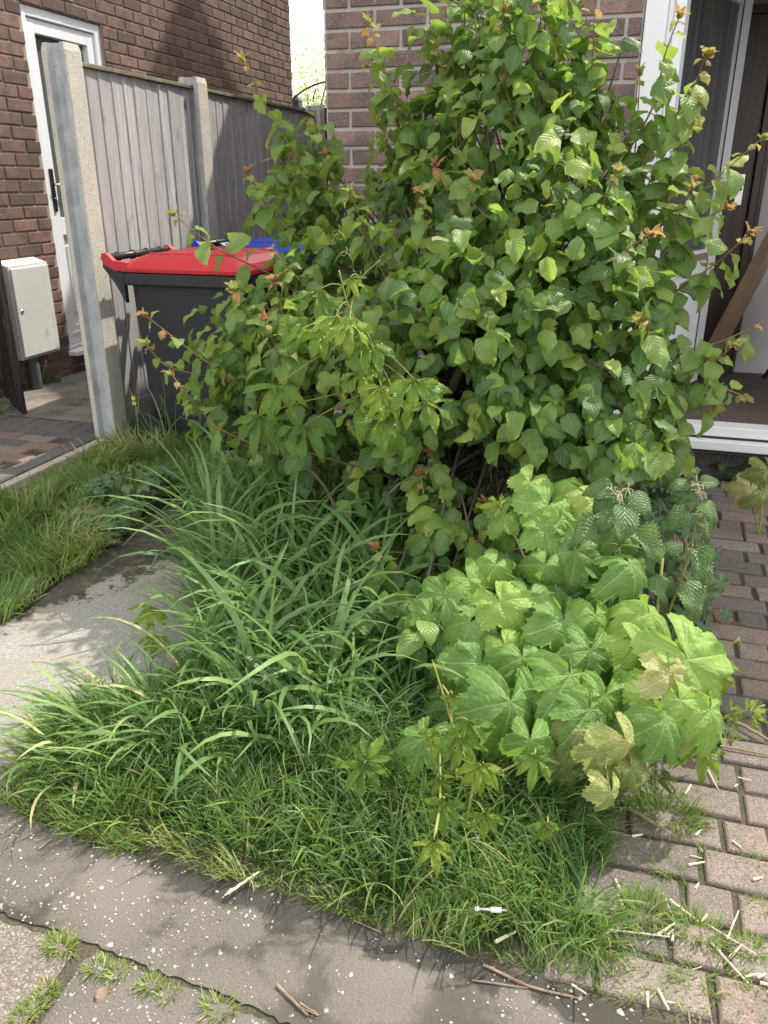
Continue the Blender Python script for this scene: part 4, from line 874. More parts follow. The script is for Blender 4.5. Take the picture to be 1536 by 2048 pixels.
# gnarled crooked limb seen in the gap
tube(br, spline([AY(835, 770, 2.35), AY(875, 790, 2.33), AY(905, 775, 2.36), AY(925, 735, 2.38), AY(990, 715, 2.42), AY(1030, 700, 2.5)], 16), [.008, .016, .012], 8)
tube(br, spline([AY(1010, 560, 2.4), AY(930, 640, 2.3), AY(880, 615, 2.25)], 8), [.006, .003], 6)
tube(br, spline([AY(810, 1085, 2.55), AY(808, 960, 2.55), AY(830, 860, 2.5), AY(900, 780, 2.5)], 12), [.034, .022], 10)
tube(br, spline([AY(800, 960, 2.3), AY(700, 930, 2.2), AY(600, 900, 2.2)], 8), [.006, .003], 5); tube(br, spline([AY(690, 1060, 2.1), AY(640, 960, 2.15), AY(560, 900, 2.3)], 8), [.006, .004], 5)
tube(br, spline([AY(632, 1000, 2.2), AY(622, 975, 2.2), AY(560, 965, 2.25)], 6), [.006, .004], 5)
tube(br, spline([AY(575, 800, 2.3), AY(640, 700, 2.3), AY(690, 560, 2.35)], 8), [.003, .002], 5)
def shoot(path, Ys, n, sz=(.062, .098), tipn=6, tint=.6, stemr=.0034, droop=.5, tip=True, BLs=None, TLs=None, sb=None, tipc=None, lw=1.0, tpl=None):
    """a shoot: pixel path at given depths -> stem with opposite leaves getting smaller and yellower, coppery bud leaves on top"""
    BLs = BLs or BL; TLs = TLs or TL; sb = sb or yb; tpl = tpl or (T_OV+T_OVS)
    pts = [AY(x, y, Y) for (x, y), Y in zip(path, Ys)]; C = spline(pts, 24)
    tube(sb, C, [stemr, stemr*.45], 5, tint=.5)
    tl = np.linspace(.08, .965, n)
    for i, t in enumerate(tl):
        k = t*23; j = min(int(k), 22); p = C[j]+(C[j+1]-C[j])*(k-j); T = norm(C[j+1]-C[j]); side = norm(np.cross(T, [0, -.3, 1.]+rs.normal(0, .3, 3))); f = np.cross(side, T)
        ph = (i % 2)*math.pi/2+rs.normal(0, .3)
        for sg in (1, -1):
            if rs.random() < .12: continue
            o = side*math.cos(ph)*sg+f*math.sin(ph)*sg
            s = (sz[1]+(sz[0]-sz[1])*t)*rs.uniform(.6, 1.15)*(1 if t < .8 else .62); pet = .012
            d = norm(o+T*.25+[0, 0, -droop]+rs.normal(0, .22, 3)); nn = norm(T*.5+UPV*.8+rs.normal(0, .35, 3))
            if t > .86 and tip: TLs.add(tpl[rs.integers(len(tpl))], p+o*pet*.4, d, nn, s*.8, float(rs.uniform(.25, 1))); continue
            BLs.add(tpl[rs.integers(len(tpl))], p+o*pet*.6, d, nn, s, float(np.clip(tint+.30*t+rs.normal(0, .1)-.12, 0, 1)))
            tube(sb, [p, p+o*pet*.6], [.0012, .0009], 3, tint=.5)
    if tip:
        p = C[-1]; T = norm(C[-1]-C[-3]); a0 = rs.uniform(0, 6); tb = rs.uniform(.0, .95)
        for i in range(tipn):
            a = a0+i*2.4; o = np.array([math.cos(a), math.sin(a), 0]); d = norm(T*1.0+o*rs.uniform(.3, 1.0)); TLs.add(T_TIP[rs.integers(5)] if rs.random() < .6 else T_OV[rs.integers(30)], p-T*.004, d, norm(T*.3-o+.1), rs.uniform(.020, .048), float(tipc+rs.uniform(0, .35) if tipc is not None else min(1, tb+rs.uniform(-.15, .3))))
S_ = [([(700, 400), (610, 330), (540, 225), (487, 122)], (2.95, 2.9, 2.85, 2.8), 7), ([(640, 640), (560, 560), (440, 500), (348, 430)], (2.7, 2.6, 2.45, 2.4), 6),
      ([(620, 960), (530, 900), (430, 850), (345, 752)], (2.4, 2.3, 2.25, 2.2), 6), ([(590, 860), (480, 770), (380, 700), (292, 632)], (2.45, 2.35, 2.3, 2.25), 7), ([(560, 800), (450, 760), (340, 735), (292, 690)], (2.45, 2.4, 2.3, 2.28), 5),
      ([(640, 960), (600, 840), (560, 720), (530, 640)], (2.3, 2.2, 2.15, 2.1), 6), ([(600, 780), (570, 650), (548, 560)], (2.3, 2.25, 2.2), 5), ([(840, 380), (810, 260), (765, 130), (738, 45)], (2.9, 2.85, 2.8, 2.8), 8),
      ([(835, 400), (790, 240), (735, 132)], (2.95, 2.9, 2.9), 6), ([(935, 400), (915, 240), (872, 95)], (2.85, 2.8, 2.8), 7), ([(945, 420), (932, 200), (928, -40)], (2.9, 2.85, 2.85), 9),
      ([(1010, 330), (965, 150), (960, -30)], (2.95, 2.9, 2.9), 8), ([(1060, 330), (1000, 130), (1008, 20)], (2.7, 2.65, 2.65), 6), ([(1060, 300), (1075, 120), (1088, -40)], (2.75, 2.7, 2.7), 7), ([(1130, 340), (1180, 160), (1190, -30)], (2.8, 2.75, 2.75), 8),
      ([(1180, 330), (1200, 150), (1165, 10)], (2.9, 2.85, 2.85), 6), ([(1240, 330), (1305, 215), (1330, 110), (1358, 35)], (2.8, 2.75, 2.7, 2.7), 6), ([(1240, 390), (1330, 260), (1380, 190), (1412, 112)], (2.75, 2.7, 2.65, 2.6), 7),
      ([(1230, 470), (1310, 350), (1370, 280), (1398, 200)], (2.75, 2.7, 2.65, 2.6), 7), ([(1240, 520), (1360, 420), (1440, 350), (1520, 280)], (2.7, 2.65, 2.6, 2.55), 6), ([(1250, 600), (1340, 500), (1410, 440), (1455, 415)], (2.65, 2.6, 2.55, 2.5), 6),
      ([(1270, 640), (1370, 570), (1440, 520), (1500, 465)], (2.6, 2.55, 2.5, 2.45), 7), ([(1240, 730), (1350, 710), (1450, 680), (1560, 625)], (2.5, 2.45, 2.4, 2.4), 7), ([(1260, 800), (1350, 760), (1420, 730), (1468, 690)], (2.5, 2.45, 2.4, 2.35), 6),
      ([(1300, 850), (1400, 770), (1440, 775), (1488, 792)], (2.45, 2.4, 2.35, 2.35), 5), ([(1290, 840), (1370, 820), (1430, 815)], (2.5, 2.4, 2.4), 4), ([(1150, 520), (1200, 420), (1232, 345)], (2.45, 2.4, 2.35), 5), ([(855, 600), (852, 480), (840, 385)], (2.45, 2.4, 2.35), 5),
      ([(800, 620), (745, 500), (700, 385)], (2.5, 2.45, 2.4), 6), ([(720, 480), (680, 400), (650, 310)], (3., 2.95, 2.9), 5), ([(640, 420), (600, 370), (583, 318)], (2.95, 2.9, 2.9), 4), ([(640, 520), (540, 420), (497, 345)], (2.8, 2.75, 2.7), 6),
      ([(1180, 620), (1230, 520), (1300, 470)], (2.4, 2.35, 2.3), 5), ([(960, 520), (900, 400), (870, 330)], (2.55, 2.5, 2.45), 4), ([(1030, 480), (940, 400), (945, 360)], (2.5, 2.45, 2.4), 4), ([(1330, 420), (1350, 330), (1385, 360)], (2.7, 2.65, 2.6), 4),
      ([(1310, 540), (1360, 430), (1385, 375)], (2.6, 2.55, 2.5), 4), ([(1250, 420), (1270, 300), (1280, 150)], (2.85, 2.8, 2.8), 6), ([(640, 330), (640, 290), (627, 232)], (3.2, 3.15, 3.1), 4), ([(860, 350), (800, 300), (760, 250)], (3., 3., 3.), 4),
      ([(1280, 700), (1300, 650), (1290, 640)], (2.3, 2.25, 2.25), 3), ([(700, 640), (600, 560), (545, 500)], (2.4, 2.35, 2.3), 5), ([(560, 720), (500, 640), (470, 580)], (2.4, 2.35, 2.3), 5)]
for pth, Ys, n in S_: shoot(pth, Ys, int(n*1.35+1), droop=.55, tint=.56, sz=(.072, .118))
br.build('branches', M['bark'], shrub, smooth=True); yb.build('young_stems', M['stem_red'], shrub, smooth=True)
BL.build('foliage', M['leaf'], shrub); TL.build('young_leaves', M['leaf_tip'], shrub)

# ---- low suckers of the same shrub
def sucker(path, Ys, n, label, sz=(.065, .098), tint=.55, tipc=.1):
    b = AY(*path[0], Ys[0]); th = thing('young_shrub_shoot', tuple(b), label, 'shrub shoot', 'low shoots of the shrub rising out of the grass'); a, c, s = Leaves(), Leaves(), MB()
    shoot(path, Ys, int(n*1.9+1), sz=sz, BLs=a, TLs=c, sb=s, tint=tint, tipc=tipc, tipn=6, droop=.4)
    s.build('stem', M['stem_green'], th, smooth=True); a.build('leaves', M['leaf'], th); c.build('tip_leaves', M['leaf_tip'], th)
sucker([(850, 1160), (862, 1080), (848, 1000), (842, 948)], (2.1, 2.1, 2.1, 2.1), 6, 'low shoot with rusty red tip standing just right of the shrub trunk', tint=.62)
sucker([(885, 1090), (880, 980), (862, 912)], (2.2, 2.15, 2.15), 4, 'uppermost rusty-tipped low shoot under the crown, behind the other one', tint=.6)
sucker([(960, 1110), (975, 1050), (970, 1005)], (2.15, 2.1, 2.1), 3, 'small shoot with rusty tip between trunk and the star-shaped mallow leaf', tint=.62)
sucker([(925, 1180), (945, 1130), (945, 1090)], (2.0, 2.0, 2.0), 3, 'rusty-tipped shoot touching the left edge of the mallow leaves', tint=.66)
sucker([(760, 1330), (790, 1230), (770, 1150), (752, 1098)], (1.85, 1.85, 1.85, 1.85), 6, 'leafy low shoot with coppery tip amid the tall grass, centre of the picture', sz=(.065, .10), tint=.56)
sucker([(690, 1280), (700, 1190), (690, 1130)], (2.0, 2.0, 2.0), 4, 'short low shoot left of the leafy one, half hidden by grass', tint=.5)
sucker([(500, 1260), (495, 1200), (485, 1160)], (1.85, 1.85, 1.85), 3, 'pinkish yellow shoot standing in the left part of the tall grass', tint=.85, tipc=.3)
sucker([(555, 1450), (560, 1400), (548, 1358)], (1.6, 1.6, 1.6), 3, 'small yellowish shoot with brown tip low in the grass', sz=(.055, .07), tint=.78)
sucker([(600, 1160), (560, 1080), (545, 1040)], (2.2, 2.2, 2.2), 4, 'green shoot at the back of the tall grass under the shrub', tint=.5, tipc=.9)
sucker([(820, 1260), (870, 1250), (880, 1190)], (1.9, 1.9, 1.9), 4, 'dark drooping shoot beside the left mallow leaves', tint=.25, tipc=.9)
sucker([(190, 960), (200, 920), (195, 880)], (2.95, 2.95, 2.95), 4, 'small bramble-like shoot at the foot of the concrete post', sz=(.05, .06), tint=.5, tipc=.8)

# ---- virginia creeper
CR = 0
def creeper(stems, leaves, label, tend=()):
    """stems: list of (path, Ys); leaves: (px,py,Y,size px,dir angle deg, tint)"""
    b = AY(*stems[0][0][0], stems[0][1][0]); th = thing('creeper', tuple(b), label, 'creeper', 'virginia creeper shoots'); s = MB(); L = Leaves()
    CC = []
    for pth, Ys in stems:
        C_ = spline([AY(x, y, Y) for (x, y), Y in zip(pth, Ys)], 16); CC.append(C_); tube(s, C_, [.003, .0018], 5)
    CC = np.vstack(CC)
    for (px, py, Y, sp, ang, ti) in leaves:
        Y = Y-.10 if Y > 1.99 else Y-(.20 if px < 1150 and py > 1370 else .04); c = AY(px, py, Y); sc = np.linalg.norm(c-[0, 0, CAMH])/FPX*sp*(1.5 if Y > 1.86 else 1.12); a = R(ang); ti = min(1, ti+(.32 if px < 1150 and py > 1370 else .14))
        ax = _R*math.cos(a)-_U*math.sin(a)                     # centre leaflet points this way as seen; ang 90 = down
        nrm = norm(-_F*.75+UPV*.55+rs.normal(0, .12, 3)); ax = norm(ax-nrm*(ax@nrm)-nrm*.15)
        sd = np.cross(nrm, ax)
        for k, off_ in enumerate((-80, -40, 0, 40, 80)):
            o = R(off_+rs.normal(0, 5)); d = norm(ax*math.cos(o)+sd*math.sin(o)+np.array([0, 0, -.18])-nrm*.1)
            L.add(T_CRP[rs.integers(6)], c+d*.004, d, norm(nrm+rs.normal(0, .18, 3)+sd*math.sin(o)*.25), sc*(1-.24*abs(k-2)/2)*rs.uniform(.9, 1.1), float(np.clip(ti+rs.normal(0, .08), 0, 1)))
        if stems: 
            q = CC[np.argmin(np.linalg.norm(CC-c, axis=1)+.0*CC[:, 2])]; tube(s, bez(c, (c+q)/2+[0, 0, .02], q, 6), .0015, 4)
    for (px, py, Y, r) in tend:
        c = AY(px, py, Y); a = np.linspace(0, 5.5, 22); sc = np.linalg.norm(c-[0, 0, CAMH])/FPX
        tube(s, [c+(_R*math.cos(t*1.3)*r*sc*(1-t/7)+_U*(math.sin(t*1.3)*r*sc*(1-t/7)+t*r*sc*.35)) for t in a], .0009, 4)
    s.build('stem', M['stem_green'], th, smooth=True); L.build('leaves', M['creeper'], th)
creeper([([(775, 790), (745, 700), (700, 620), (678, 540)], (2.2, 2.15, 2.1, 2.1)), ([(700, 620), (720, 560), (760, 520)], (2.1, 2.1, 2.1))],
        [(672, 632, 2.08, 62, 95, .75), (620, 640, 2.12, 60, 110, .45), (762, 772, 2.0, 42, 100, 1.0), (828, 758, 2.02, 66, 88, .55), (742, 680, 2.05, 58, 100, .5), (640, 580, 2.15, 50, 100, .4), (555, 770, 2.15, 58, 95, .5), (700, 640, 2.02, 50, 80, .9), (645, 660, 2.04, 48, 120, .7), (790, 790, 1.98, 44, 120, .9), (850, 800, 2.0, 50, 60, .6), (770, 830, 2.02, 50, 95, .6), (720, 740, 2.05, 46, 85, .6), (610, 850, 2.15, 60, 90, .2), (520, 830, 2.2, 60, 100, .25), (720, 800, 2.1, 56, 95, .4), (700, 555, 2.15, 30, 60, .9)],
        'yellow-green five-fingered creeper hanging in the left middle of the shrub', [(690, 520, 2.1, 12), (675, 480, 2.12, 14)])
creeper([([(1025, 1180), (1022, 1100), (1020, 1010)], (1.95, 1.95, 1.95)), ([(1022, 1100), (1060, 1090), (1085, 1060)], (1.95, 1.95, 1.95))], [(1022, 1152, 1.9, 56, 90, .3), (1020, 1060, 1.95, 40, 40, .5), (1000, 1010, 1.95, 30, 200, .9)],
        'upright creeper stem with tendrils beside the star-shaped mallow leaf', [(1060, 1090, 1.95, 12), (1055, 1110, 1.95, 7)])
creeper([([(930, 1650), (945, 1560), (915, 1480), (890, 1400), (866, 1325)], (1.18, 1.22, 1.27, 1.30, 1.32)), ([(915, 1560), (905, 1480), (900, 1400), (885, 1370)], (1.24, 1.28, 1.30, 1.32)), ([(870, 1670), (880, 1600), (880, 1500)], (1.10, 1.17, 1.26)), ([(945, 1560), (1010, 1540), (1070, 1505)], (1.22, 1.24, 1.24))],
        [(880, 1460, 1.48, 58, 95, .55), (920, 1475, 1.44, 66, 92, .45), (965, 1525, 1.42, 62, 95, .55), (890, 1598, 1.36, 60, 90, .35), (960, 1530, 1.4, 50, 130, .6), (968, 1625, 1.36, 48, 88, .5), (868, 1680, 1.28, 52, 90, .7), (905, 1390, 1.5, 26, 90, .95), (1070, 1510, 1.42, 56, 95, .35), (935, 1440, 1.46, 60, 80, .3), (875, 1555, 1.4, 40, 70, .4)],
        'glossy creeper leaves spreading over the lawn below the left mallow leaves', [(862, 1345, 1.32, 12), (885, 1345, 1.32, 8)])
creeper([([(1410, 1420), (1415, 1350), (1420, 1330), (1480, 1275)], (1.75, 1.75, 1.75, 1.75))], [(1440, 1322, 1.75, 54, 88, .85), (1395, 1290, 1.75, 26, 250, .95)], 'small coppery creeper shoot over the shaded paving at the right', [(1475, 1290, 1.75, 7)])
creeper([([(1290, 1500), (1380, 1490), (1440, 1440), (1530, 1410)], (1.62, 1.6, 1.6, 1.6))], [(1400, 1490, 1.58, 62, 88, .7), (1350, 1470, 1.58, 48, 120, .45), (1500, 1425, 1.6, 36, 340, .95), (1460, 1420, 1.6, 30, 20, .8)], 'yellowish creeper leaves trailing onto the sunlit paving at the right')
creeper([([(735, 1560), (732, 1540), (728, 1525)], (1.42, 1.42, 1.42))], [(728, 1525, 1.42, 66, 92, .15), (732, 1522, 1.42, 56, -60, .25)], 'dark green five-leaved creeper seedling in the middle of the lawn')
creeper([([(1100, 1690), (1098, 1660), (1095, 1640)], (1.3, 1.3, 1.3))], [(1095, 1645, 1.3, 40, 92, .45)], 'faint small creeper seedling in the grass below the drooping mallow leaf')
creeper([([(310, 1290), (305, 1240), (300, 1210)], (1.75, 1.75, 1.75))], [(300, 1212, 1.75, 52, 95, .9), (310, 1270, 1.75, 40, 95, .95)], 'brownish creeper leaves at the left edge of the tall grass')

# ---- mallow
mallow = thing('mallow', (.02, 1.78, 0), 'broad mallow clump with large lobed light green leaves right of centre', 'mallow')
ML = Leaves(); MO = Leaves(); ms = MB(); rm = np.random.default_rng(9)
def mYf(py): return 1.93-(py-1000)/560*.66
# px, py of the petiole end; leaf radius in photo px; direction of the main lobe (90 = down the picture); tint; tilt towards camera
MLV = [(1096, 1012, 72, 120, .55, .5), (1170, 985, 60, 60, .95, .4), (1190, 1000, 60, 100, 1., .6), (1140, 965, 52, 200, .8, .4), (1153, 1102, 82, 100, .25, .8), (1058, 1192, 88, 95, .3, .8), (941, 1246, 80, 110, .35, .7), (1000, 1205, 66, 60, .8, .9),
       (1045, 1315, 100, 85, .4, .9), (1128, 1243, 82, 90, .45, .8), (1237, 1319, 122, 100, .12, .75), (1300, 1228, 80, 80, .7, .6), (1141, 1350, 100, 85, .4, .8), (1021, 1403, 104, 100, .25, .8), (962, 1328, 86, 110, .3, .7),
       (1375, 1320, 112, 65, .75, .8), (1360, 1400, 105, 70, .7, .9), (891, 1192, 74, 120, .3, .6), (935, 1158, 62, 70, .55, .5), (850, 1475, 64, 110, .25, .7), (1225, 1180, 72, 60, .2, .6), (1090, 1060, 62, 80, .5, .6), (1195, 1180, 76, 110, .2, .5),
       (1262, 1130, 70, 80, .3, .5), (1210, 1260, 70, 90, .2, .6), (1290, 1330, 80, 60, .15, .6), (1180, 1420, 80, 90, .25, .6), (1080, 1440, 76, 95, .2, .6), (905, 1290, 70, 130, .2, .5), (900, 1390, 66, 100, .2, .5), (1260, 1420, 80, 80, .2, .5), (1330, 1440, 70, 70, .3, .5), (1010, 1110, 60, 80, .2, .4), (1240, 1050, 62, 60, .3, .5), (1110, 1170, 70, 90, .15, .4),
       (1420, 1420, 66, 95, .6, .9), (1180, 1300, 66, 100, .3, .8), (1060, 965, 50, 120, .8, .8), (1010, 1030, 48, 130, .6, .9), (1120, 1040, 56, 90, .6, .9), (1215, 1040, 50, 60, .85, .9), (1090, 1130, 60, 110, .5, 1.), (990, 1130, 52, 120, .5, 1.), (860, 1230, 56, 120, .4, 1.), (905, 1330, 60, 110, .5, 1.), (1270, 1290, 56, 50, .7, 1.), (1190, 1230, 60, 95, .6, 1.), (1070, 1390, 66, 95, .5, 1.1), (1290, 1390, 62, 85, .5, 1.1), (1010, 1290, 60, 60, .75, 1.), (1400, 1290, 50, 50, .8, 1.), (1210, 1390, 64, 100, .45, 1.1), (955, 1430, 58, 100, .45, 1.1), (1060, 1480, 58, 95, .4, 1.1)]
OLD = [(1338, 1347, 70, 80, .75, .8), (1120, 1510, 66, 88, .15, 1.), (1262, 1535, 50, 70, .0, .9), (1222, 1585, 44, 95, .45, 1.), (1200, 1500, 46, 100, .4, 1.), (1160, 1460, 60, 120, .3, .6), (1250, 1480, 56, 60, .6, .9)]
for lst, LL in ((MLV, ML), (OLD, MO)):
    for (px, py, r, ang, ti, tilt) in lst:
        Y = mYf(py)+rm.normal(0, .02)+(.10 if ti < .22 else 0); c = AY(px, py, Y)
        if c[2] < .05: c[2] = .06
        sc = np.linalg.norm(c-[0, 0, CAMH])/FPX*r*2.08; a = R(ang); ax = _R*math.cos(a)-_U*math.sin(a)
        tilt = tilt*1.25; nrm = norm(-_F*tilt+UPV*(1.15-tilt*.6)+rm.normal(0, .16, 3)+_R*(px-1150)/1300); ax = norm(ax-nrm*(ax@nrm))
        LL.add(T_MAL[rm.integers(12)], c, ax, nrm, sc, float(np.clip(ti+rm.normal(0, .05), 0, 1)))
        b = np.array([.02+rm.normal(0, .06), 1.78+rm.normal(0, .05), 0]); md = (b+c)/2+[0, .03, .06]
        tube(ms, bez(b, md, c-nrm*.003, 8), [.0038, .0022], 5)
for k in range(3): tube(ms, spline([(.02+.05*k, 1.80, 0), (.0+.07*k, 1.83, .2), (-.02+.08*k, 1.90, .40)], 6), [.007, .004], 6)
ms.build('stems', M['stem_green'], mallow, smooth=True); ML.build('leaves', M['mallow'], mallow); MO.build('yellowed_leaves', M['mallow_old'], mallow)
# small-lobed plant between the mallow and the shrub (right)
cu = thing('currant_bush', (.28, 2.35, 0), 'bushy plant with small lobed leaves behind the nettles, right side', 'bush'); CL = Leaves(); cs = MB()
for k in range(105):
    px, py = rs.normal(1335, 42), rs.uniform(890, 1290); Y = 2.45-(py-900)/400*.45+rs.normal(0, .05); c = AY(px+(py-1000)*.08, py, Y)
    if c[2] < .03: continue
    d = norm(-_U*.8+_R*rs.normal(0, .6)-_F*.2); n_ = norm(-_F*.7+UPV*.7+rs.normal(0, .3, 3)); CL.add(T_SML[rs.integers(5)], c, d, n_, rs.uniform(.05, .085), float(rs.uniform(.35, .95)))
    if k % 3 == 0: tube(cs, bez((.28+rs.normal(0, .05), 2.35, 0), (np.array([.28, 2.35, .1])+c)/2, c, 6), .002, 4)
for (px, py, Y, s) in [(1405, 1185, 2.05, .085), (1440, 1165, 2.05, .05), (1375, 1170, 2.05, .06)]: CL.add(T_SML[rs.integers(5)], AY(px, py, Y), norm(-_U+_R*.3), norm(-_F*.8+UPV*.6), s*1.3, .75)
cs.build('stems', M['stem_red'], cu, smooth=True); CL.build('leaves', M['weed'], cu)


# ---- two nettles
def nettle(path, Ys, lv, label, fl):
    b = AY(*path[0], Ys[0]); b[2] = max(b[2], 0); th = thing('nettle', tuple(b), label, 'nettle', 'stinging nettles'); s = MB(); L = Leaves(); f = MB()
    C = spline([AY(x, y, Y) for (x, y), Y in zip(path, Ys)], 14); tube(s, C, [.0042, .0024], 6)
    for (px, py, Y, sp, ang, ti) in lv:
        c = AY(px, py, Y); sc = np.linalg.norm(c-[0, 0, CAMH])/FPX*sp; a = R(ang); ax = _R*math.cos(a)-_U*math.sin(a); n_ = norm(-_F*.75+UPV*.6+rs.normal(0, .12, 3)); ax = norm(ax-n_*(ax@n_))
        L.add(T_NET[rs.integers(6)], c, ax, n_, sc, ti); j = np.argmin(np.linalg.norm(C-c, axis=1)); tube(s, bez(C[j], (C[j]+c)/2+[0, 0, .01], c, 5), .0015, 4)
    for (px, py, Y) in fl:
        c = AY(px, py, Y)
        for k in range(9):
            d = norm(rs.normal(0, 1, 3)+[0, 0, -.2]); e = c+d*rs.uniform(.015, .032); tube(f, bez(c, (c+e)/2+[0, 0, .006], e+[0, 0, -.008], 5)+rs.normal(0, .0011, (5, 3)), .0011, 4)
    s.build('stem', M['stem_green'], th, smooth=True); L.build('leaves', M['nettle'], th); f.build('flowers', M['flower_w'], th)
nettle([(1225, 1400), (1232, 1230), (1240, 1100), (1242, 985)], (1.85, 1.85, 1.85, 1.88), [(1248, 1010, 1.82, 88, 95, .35), (1238, 1012, 1.84, 74, 120, .3), (1262, 985, 1.86, 66, 60, .3), (1228, 975, 1.86, 66, 165, .3), (1215, 1050, 1.84, 92, 150, .6), (1268, 1055, 1.85, 86, 62, .75), (1252, 1140, 1.78, 104, 98, .15), (1190, 1090, 1.86, 70, 150, .4), (1240, 970, 1.87, 36, -80, .5), (1250, 968, 1.87, 34, -40, .5), (1225, 985, 1.86, 60, 130, .25), (1290, 1100, 1.86, 60, 80, .3), (1175, 1150, 1.84, 66, 130, .3), (1305, 1150, 1.84, 70, 70, .5)],
       'dark serrated nettle rising through the middle of the mallow leaves', [(1225, 985, 1.85), (1255, 978, 1.85), (1240, 990, 1.84)])
nettle([(1335, 1230), (1375, 1120), (1392, 1040), (1393, 950)], (1.95, 1.95, 1.95, 1.95), [(1385, 1095, 1.92, 82, 92, .25), (1375, 1160, 1.92, 84, 80, .75), (1378, 1020, 1.93, 66, 145, .3), (1405, 1000, 1.94, 62, 75, .3), (1400, 965, 1.95, 44, -10, .4), (1380, 965, 1.95, 48, 165, .4), (1412, 1035, 1.94, 50, 95, .8), (1370, 1098, 1.93, 50, 190, .35), (1393, 948, 1.95, 24, -90, .6), (1390, 985, 1.94, 40, 150, .4)],
       'tall nettle with pale flower strings standing over the shaded paving', [(1392, 985, 1.94), (1396, 970, 1.94), (1400, 1030, 1.94)])

# ---- small weeds
def weed(px, py, Y, n, spread, label, size=(.04, .07), tint=(.2, .7), name='weed', cat='weed', tpl=None, mat='weed', h=.06, group=None):
    c = AZ(px, py) if Y is None else AY(px, py, Y); th = thing(name, (c[0], c[1], 0), label, cat, group); L = Leaves(); s = MB(); tpl = tpl or T_SML
    for k in range(n):
        a = rs.uniform(0, 6.28); q = rs.random()**.5*spread; p = np.array([c[0]+math.cos(a)*q, c[1]+math.sin(a)*q, h*rs.uniform(.4, 1.3)]); o = np.array([math.cos(a), math.sin(a), -.2])
        L.add(tpl[rs.integers(len(tpl))], p, norm(o+rs.normal(0, .3, 3)), norm(UPV+np.array([0, -.5, 0])+rs.normal(0, .3, 3)), rs.uniform(*size), float(rs.uniform(*tint))); tube(s, bez((c[0], c[1], 0), (p[0]*.5+c[0]*.5, p[1]*.5+c[1]*.5, p[2]), p, 5), .0013, 4)
    s.build('stems', M['stem_green'], th); L.build('leaves', M[mat], th)
weed(200, 1072, None, 60, .12, size=(.05, .085), h=.09, tint=(.3, .9), label='blue-green lobed weed where the verge grass meets the mossy path', group='low lobed weeds')
weed(262, 1010, None, 60, .14, size=(.05, .08), h=.10, tint=(.3, .9), label='blue-green lobed weed clump farther back in the verge grass', group='low lobed weeds')
weed(330, 985, None, 24, .07, size=(.045, .07), h=.09, tint=(.3, .9), label='small lobed weed nearest to the bin wheel', group='low lobed weeds')
weed(90, 772, None, 60, .09, 'ferny green weed growing at the foot of the pipe under the meter box', size=(.03, .05), tpl=T_CRP, mat='weed', h=.07)
weed(5, 830, None, 30, .08, 'green weed at the foot of the old timber panel at the left margin', size=(.03, .05), tpl=T_CRP, mat='weed', h=.05)
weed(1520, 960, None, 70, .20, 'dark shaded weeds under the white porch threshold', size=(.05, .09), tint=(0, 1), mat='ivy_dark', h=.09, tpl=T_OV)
weed(1350, 1470, None, 30, .10, 'small crinkled weed leaves tucked under the right mallow leaves', size=(.04, .06), tint=(0, .5), h=.08)
weed(1210, 1560, None, 40, .12, 'starry green bedstraw shoots beneath the mallow', size=(.03, .05), tpl=T_CRP, h=.07, mat='creeper')
b = AY(1505, 985, 3.1); th = thing('brown_leaf_plant', (b[0], 3.1, 0), 'single large leaf with brown edges at the right margin under the porch', 'plant'); L = Leaves(); s = MB()
for (px, py, an, ti) in [(1500, 975, 110, .9), (1525, 985, 60, .2), (1535, 940, 90, .1)]:
    c = AY(px, py, 3.05); L.add(T_MAL[2], c, norm(_R*math.cos(R(an))-_U*math.sin(R(an))), norm(-_F+UPV*.4), .15, ti); tube(s, [c, (b[0]+.05, 3.1, 0)], .003, 5)
s.build('stems', M['stem_green'], th); L.build('leaves', M['mallow_old'], th)
# buttercups behind the bin wheel
for px, py, lb in [(268, 795, 'upper yellow buttercup by the base of the fence beside the bin'), (270, 806, 'lower yellow buttercup by the base of the fence beside the bin')]:
    c = AY(px, py, 3.42); th = thing('buttercup', (c[0], c[1], 0), lb, 'flower', 'yellow buttercups by the bin'); s = MB(); tube(s, [(c[0]+.01, c[1], 0), (c[0], c[1], c[2])], .0015, 4); s.build('stem', M['stem_green'], th)
    f = MB()
    for k in range(5):
        a = k*1.257; o = np.array([math.cos(a), -.6, math.sin(a)]); u_ = np.array([-math.sin(a), 0, math.cos(a)]); f.add([c, c+o*.008+u_*.006, c+o*.014, c+o*.008-u_*.006], [(0, 1, 2, 3)])
    f.build('petals', M['flower_y'], th)
# blossom tree beyond
tr = thing('blossom_tree', (-5.5, 14, 0), 'pale blossoming tree beyond the far fence in the gap between the houses', 'tree')
mb = MB(); tube(mb, spline([(-5.5, 14, 0), (-5.55, 14, 1.2), (-5.5, 14.1, 2.2)], 8), [.09, .05], 8)
for k in range(26):
    a = rs.uniform(0, 6.28); tube(mb, spline([(-5.5, 14, 1.2+.04*k), (-5.5+math.cos(a)*.5, 14+math.sin(a)*.4, 1.9+.03*k), (-5.5+math.cos(a)*rs.uniform(.6, 1.), 14+math.sin(a)*.7, rs.uniform(2.2, 3.3))], 7), [.02, .005], 5)
mb.build('trunk', M['bark'], tr, smooth=True)
L = Leaves(); n = 9000; q = norm(rs.standard_normal((n, 3)))*(rs.random(n)**.4)[:, None]; P = np.array([-5.5, 14, 2.25])+q*[1.3, 1.1, 1.15]
P += .10*np.sin(P[:, [1, 2, 0]]*9); L.bulk(T_OV, P, norm(rs.standard_normal((n, 3))), norm(rs.standard_normal((n, 3))+.01), rs.uniform(.03, .06, n), rs.random(n), rs)
L.build('crown', M['blossom'], tr)

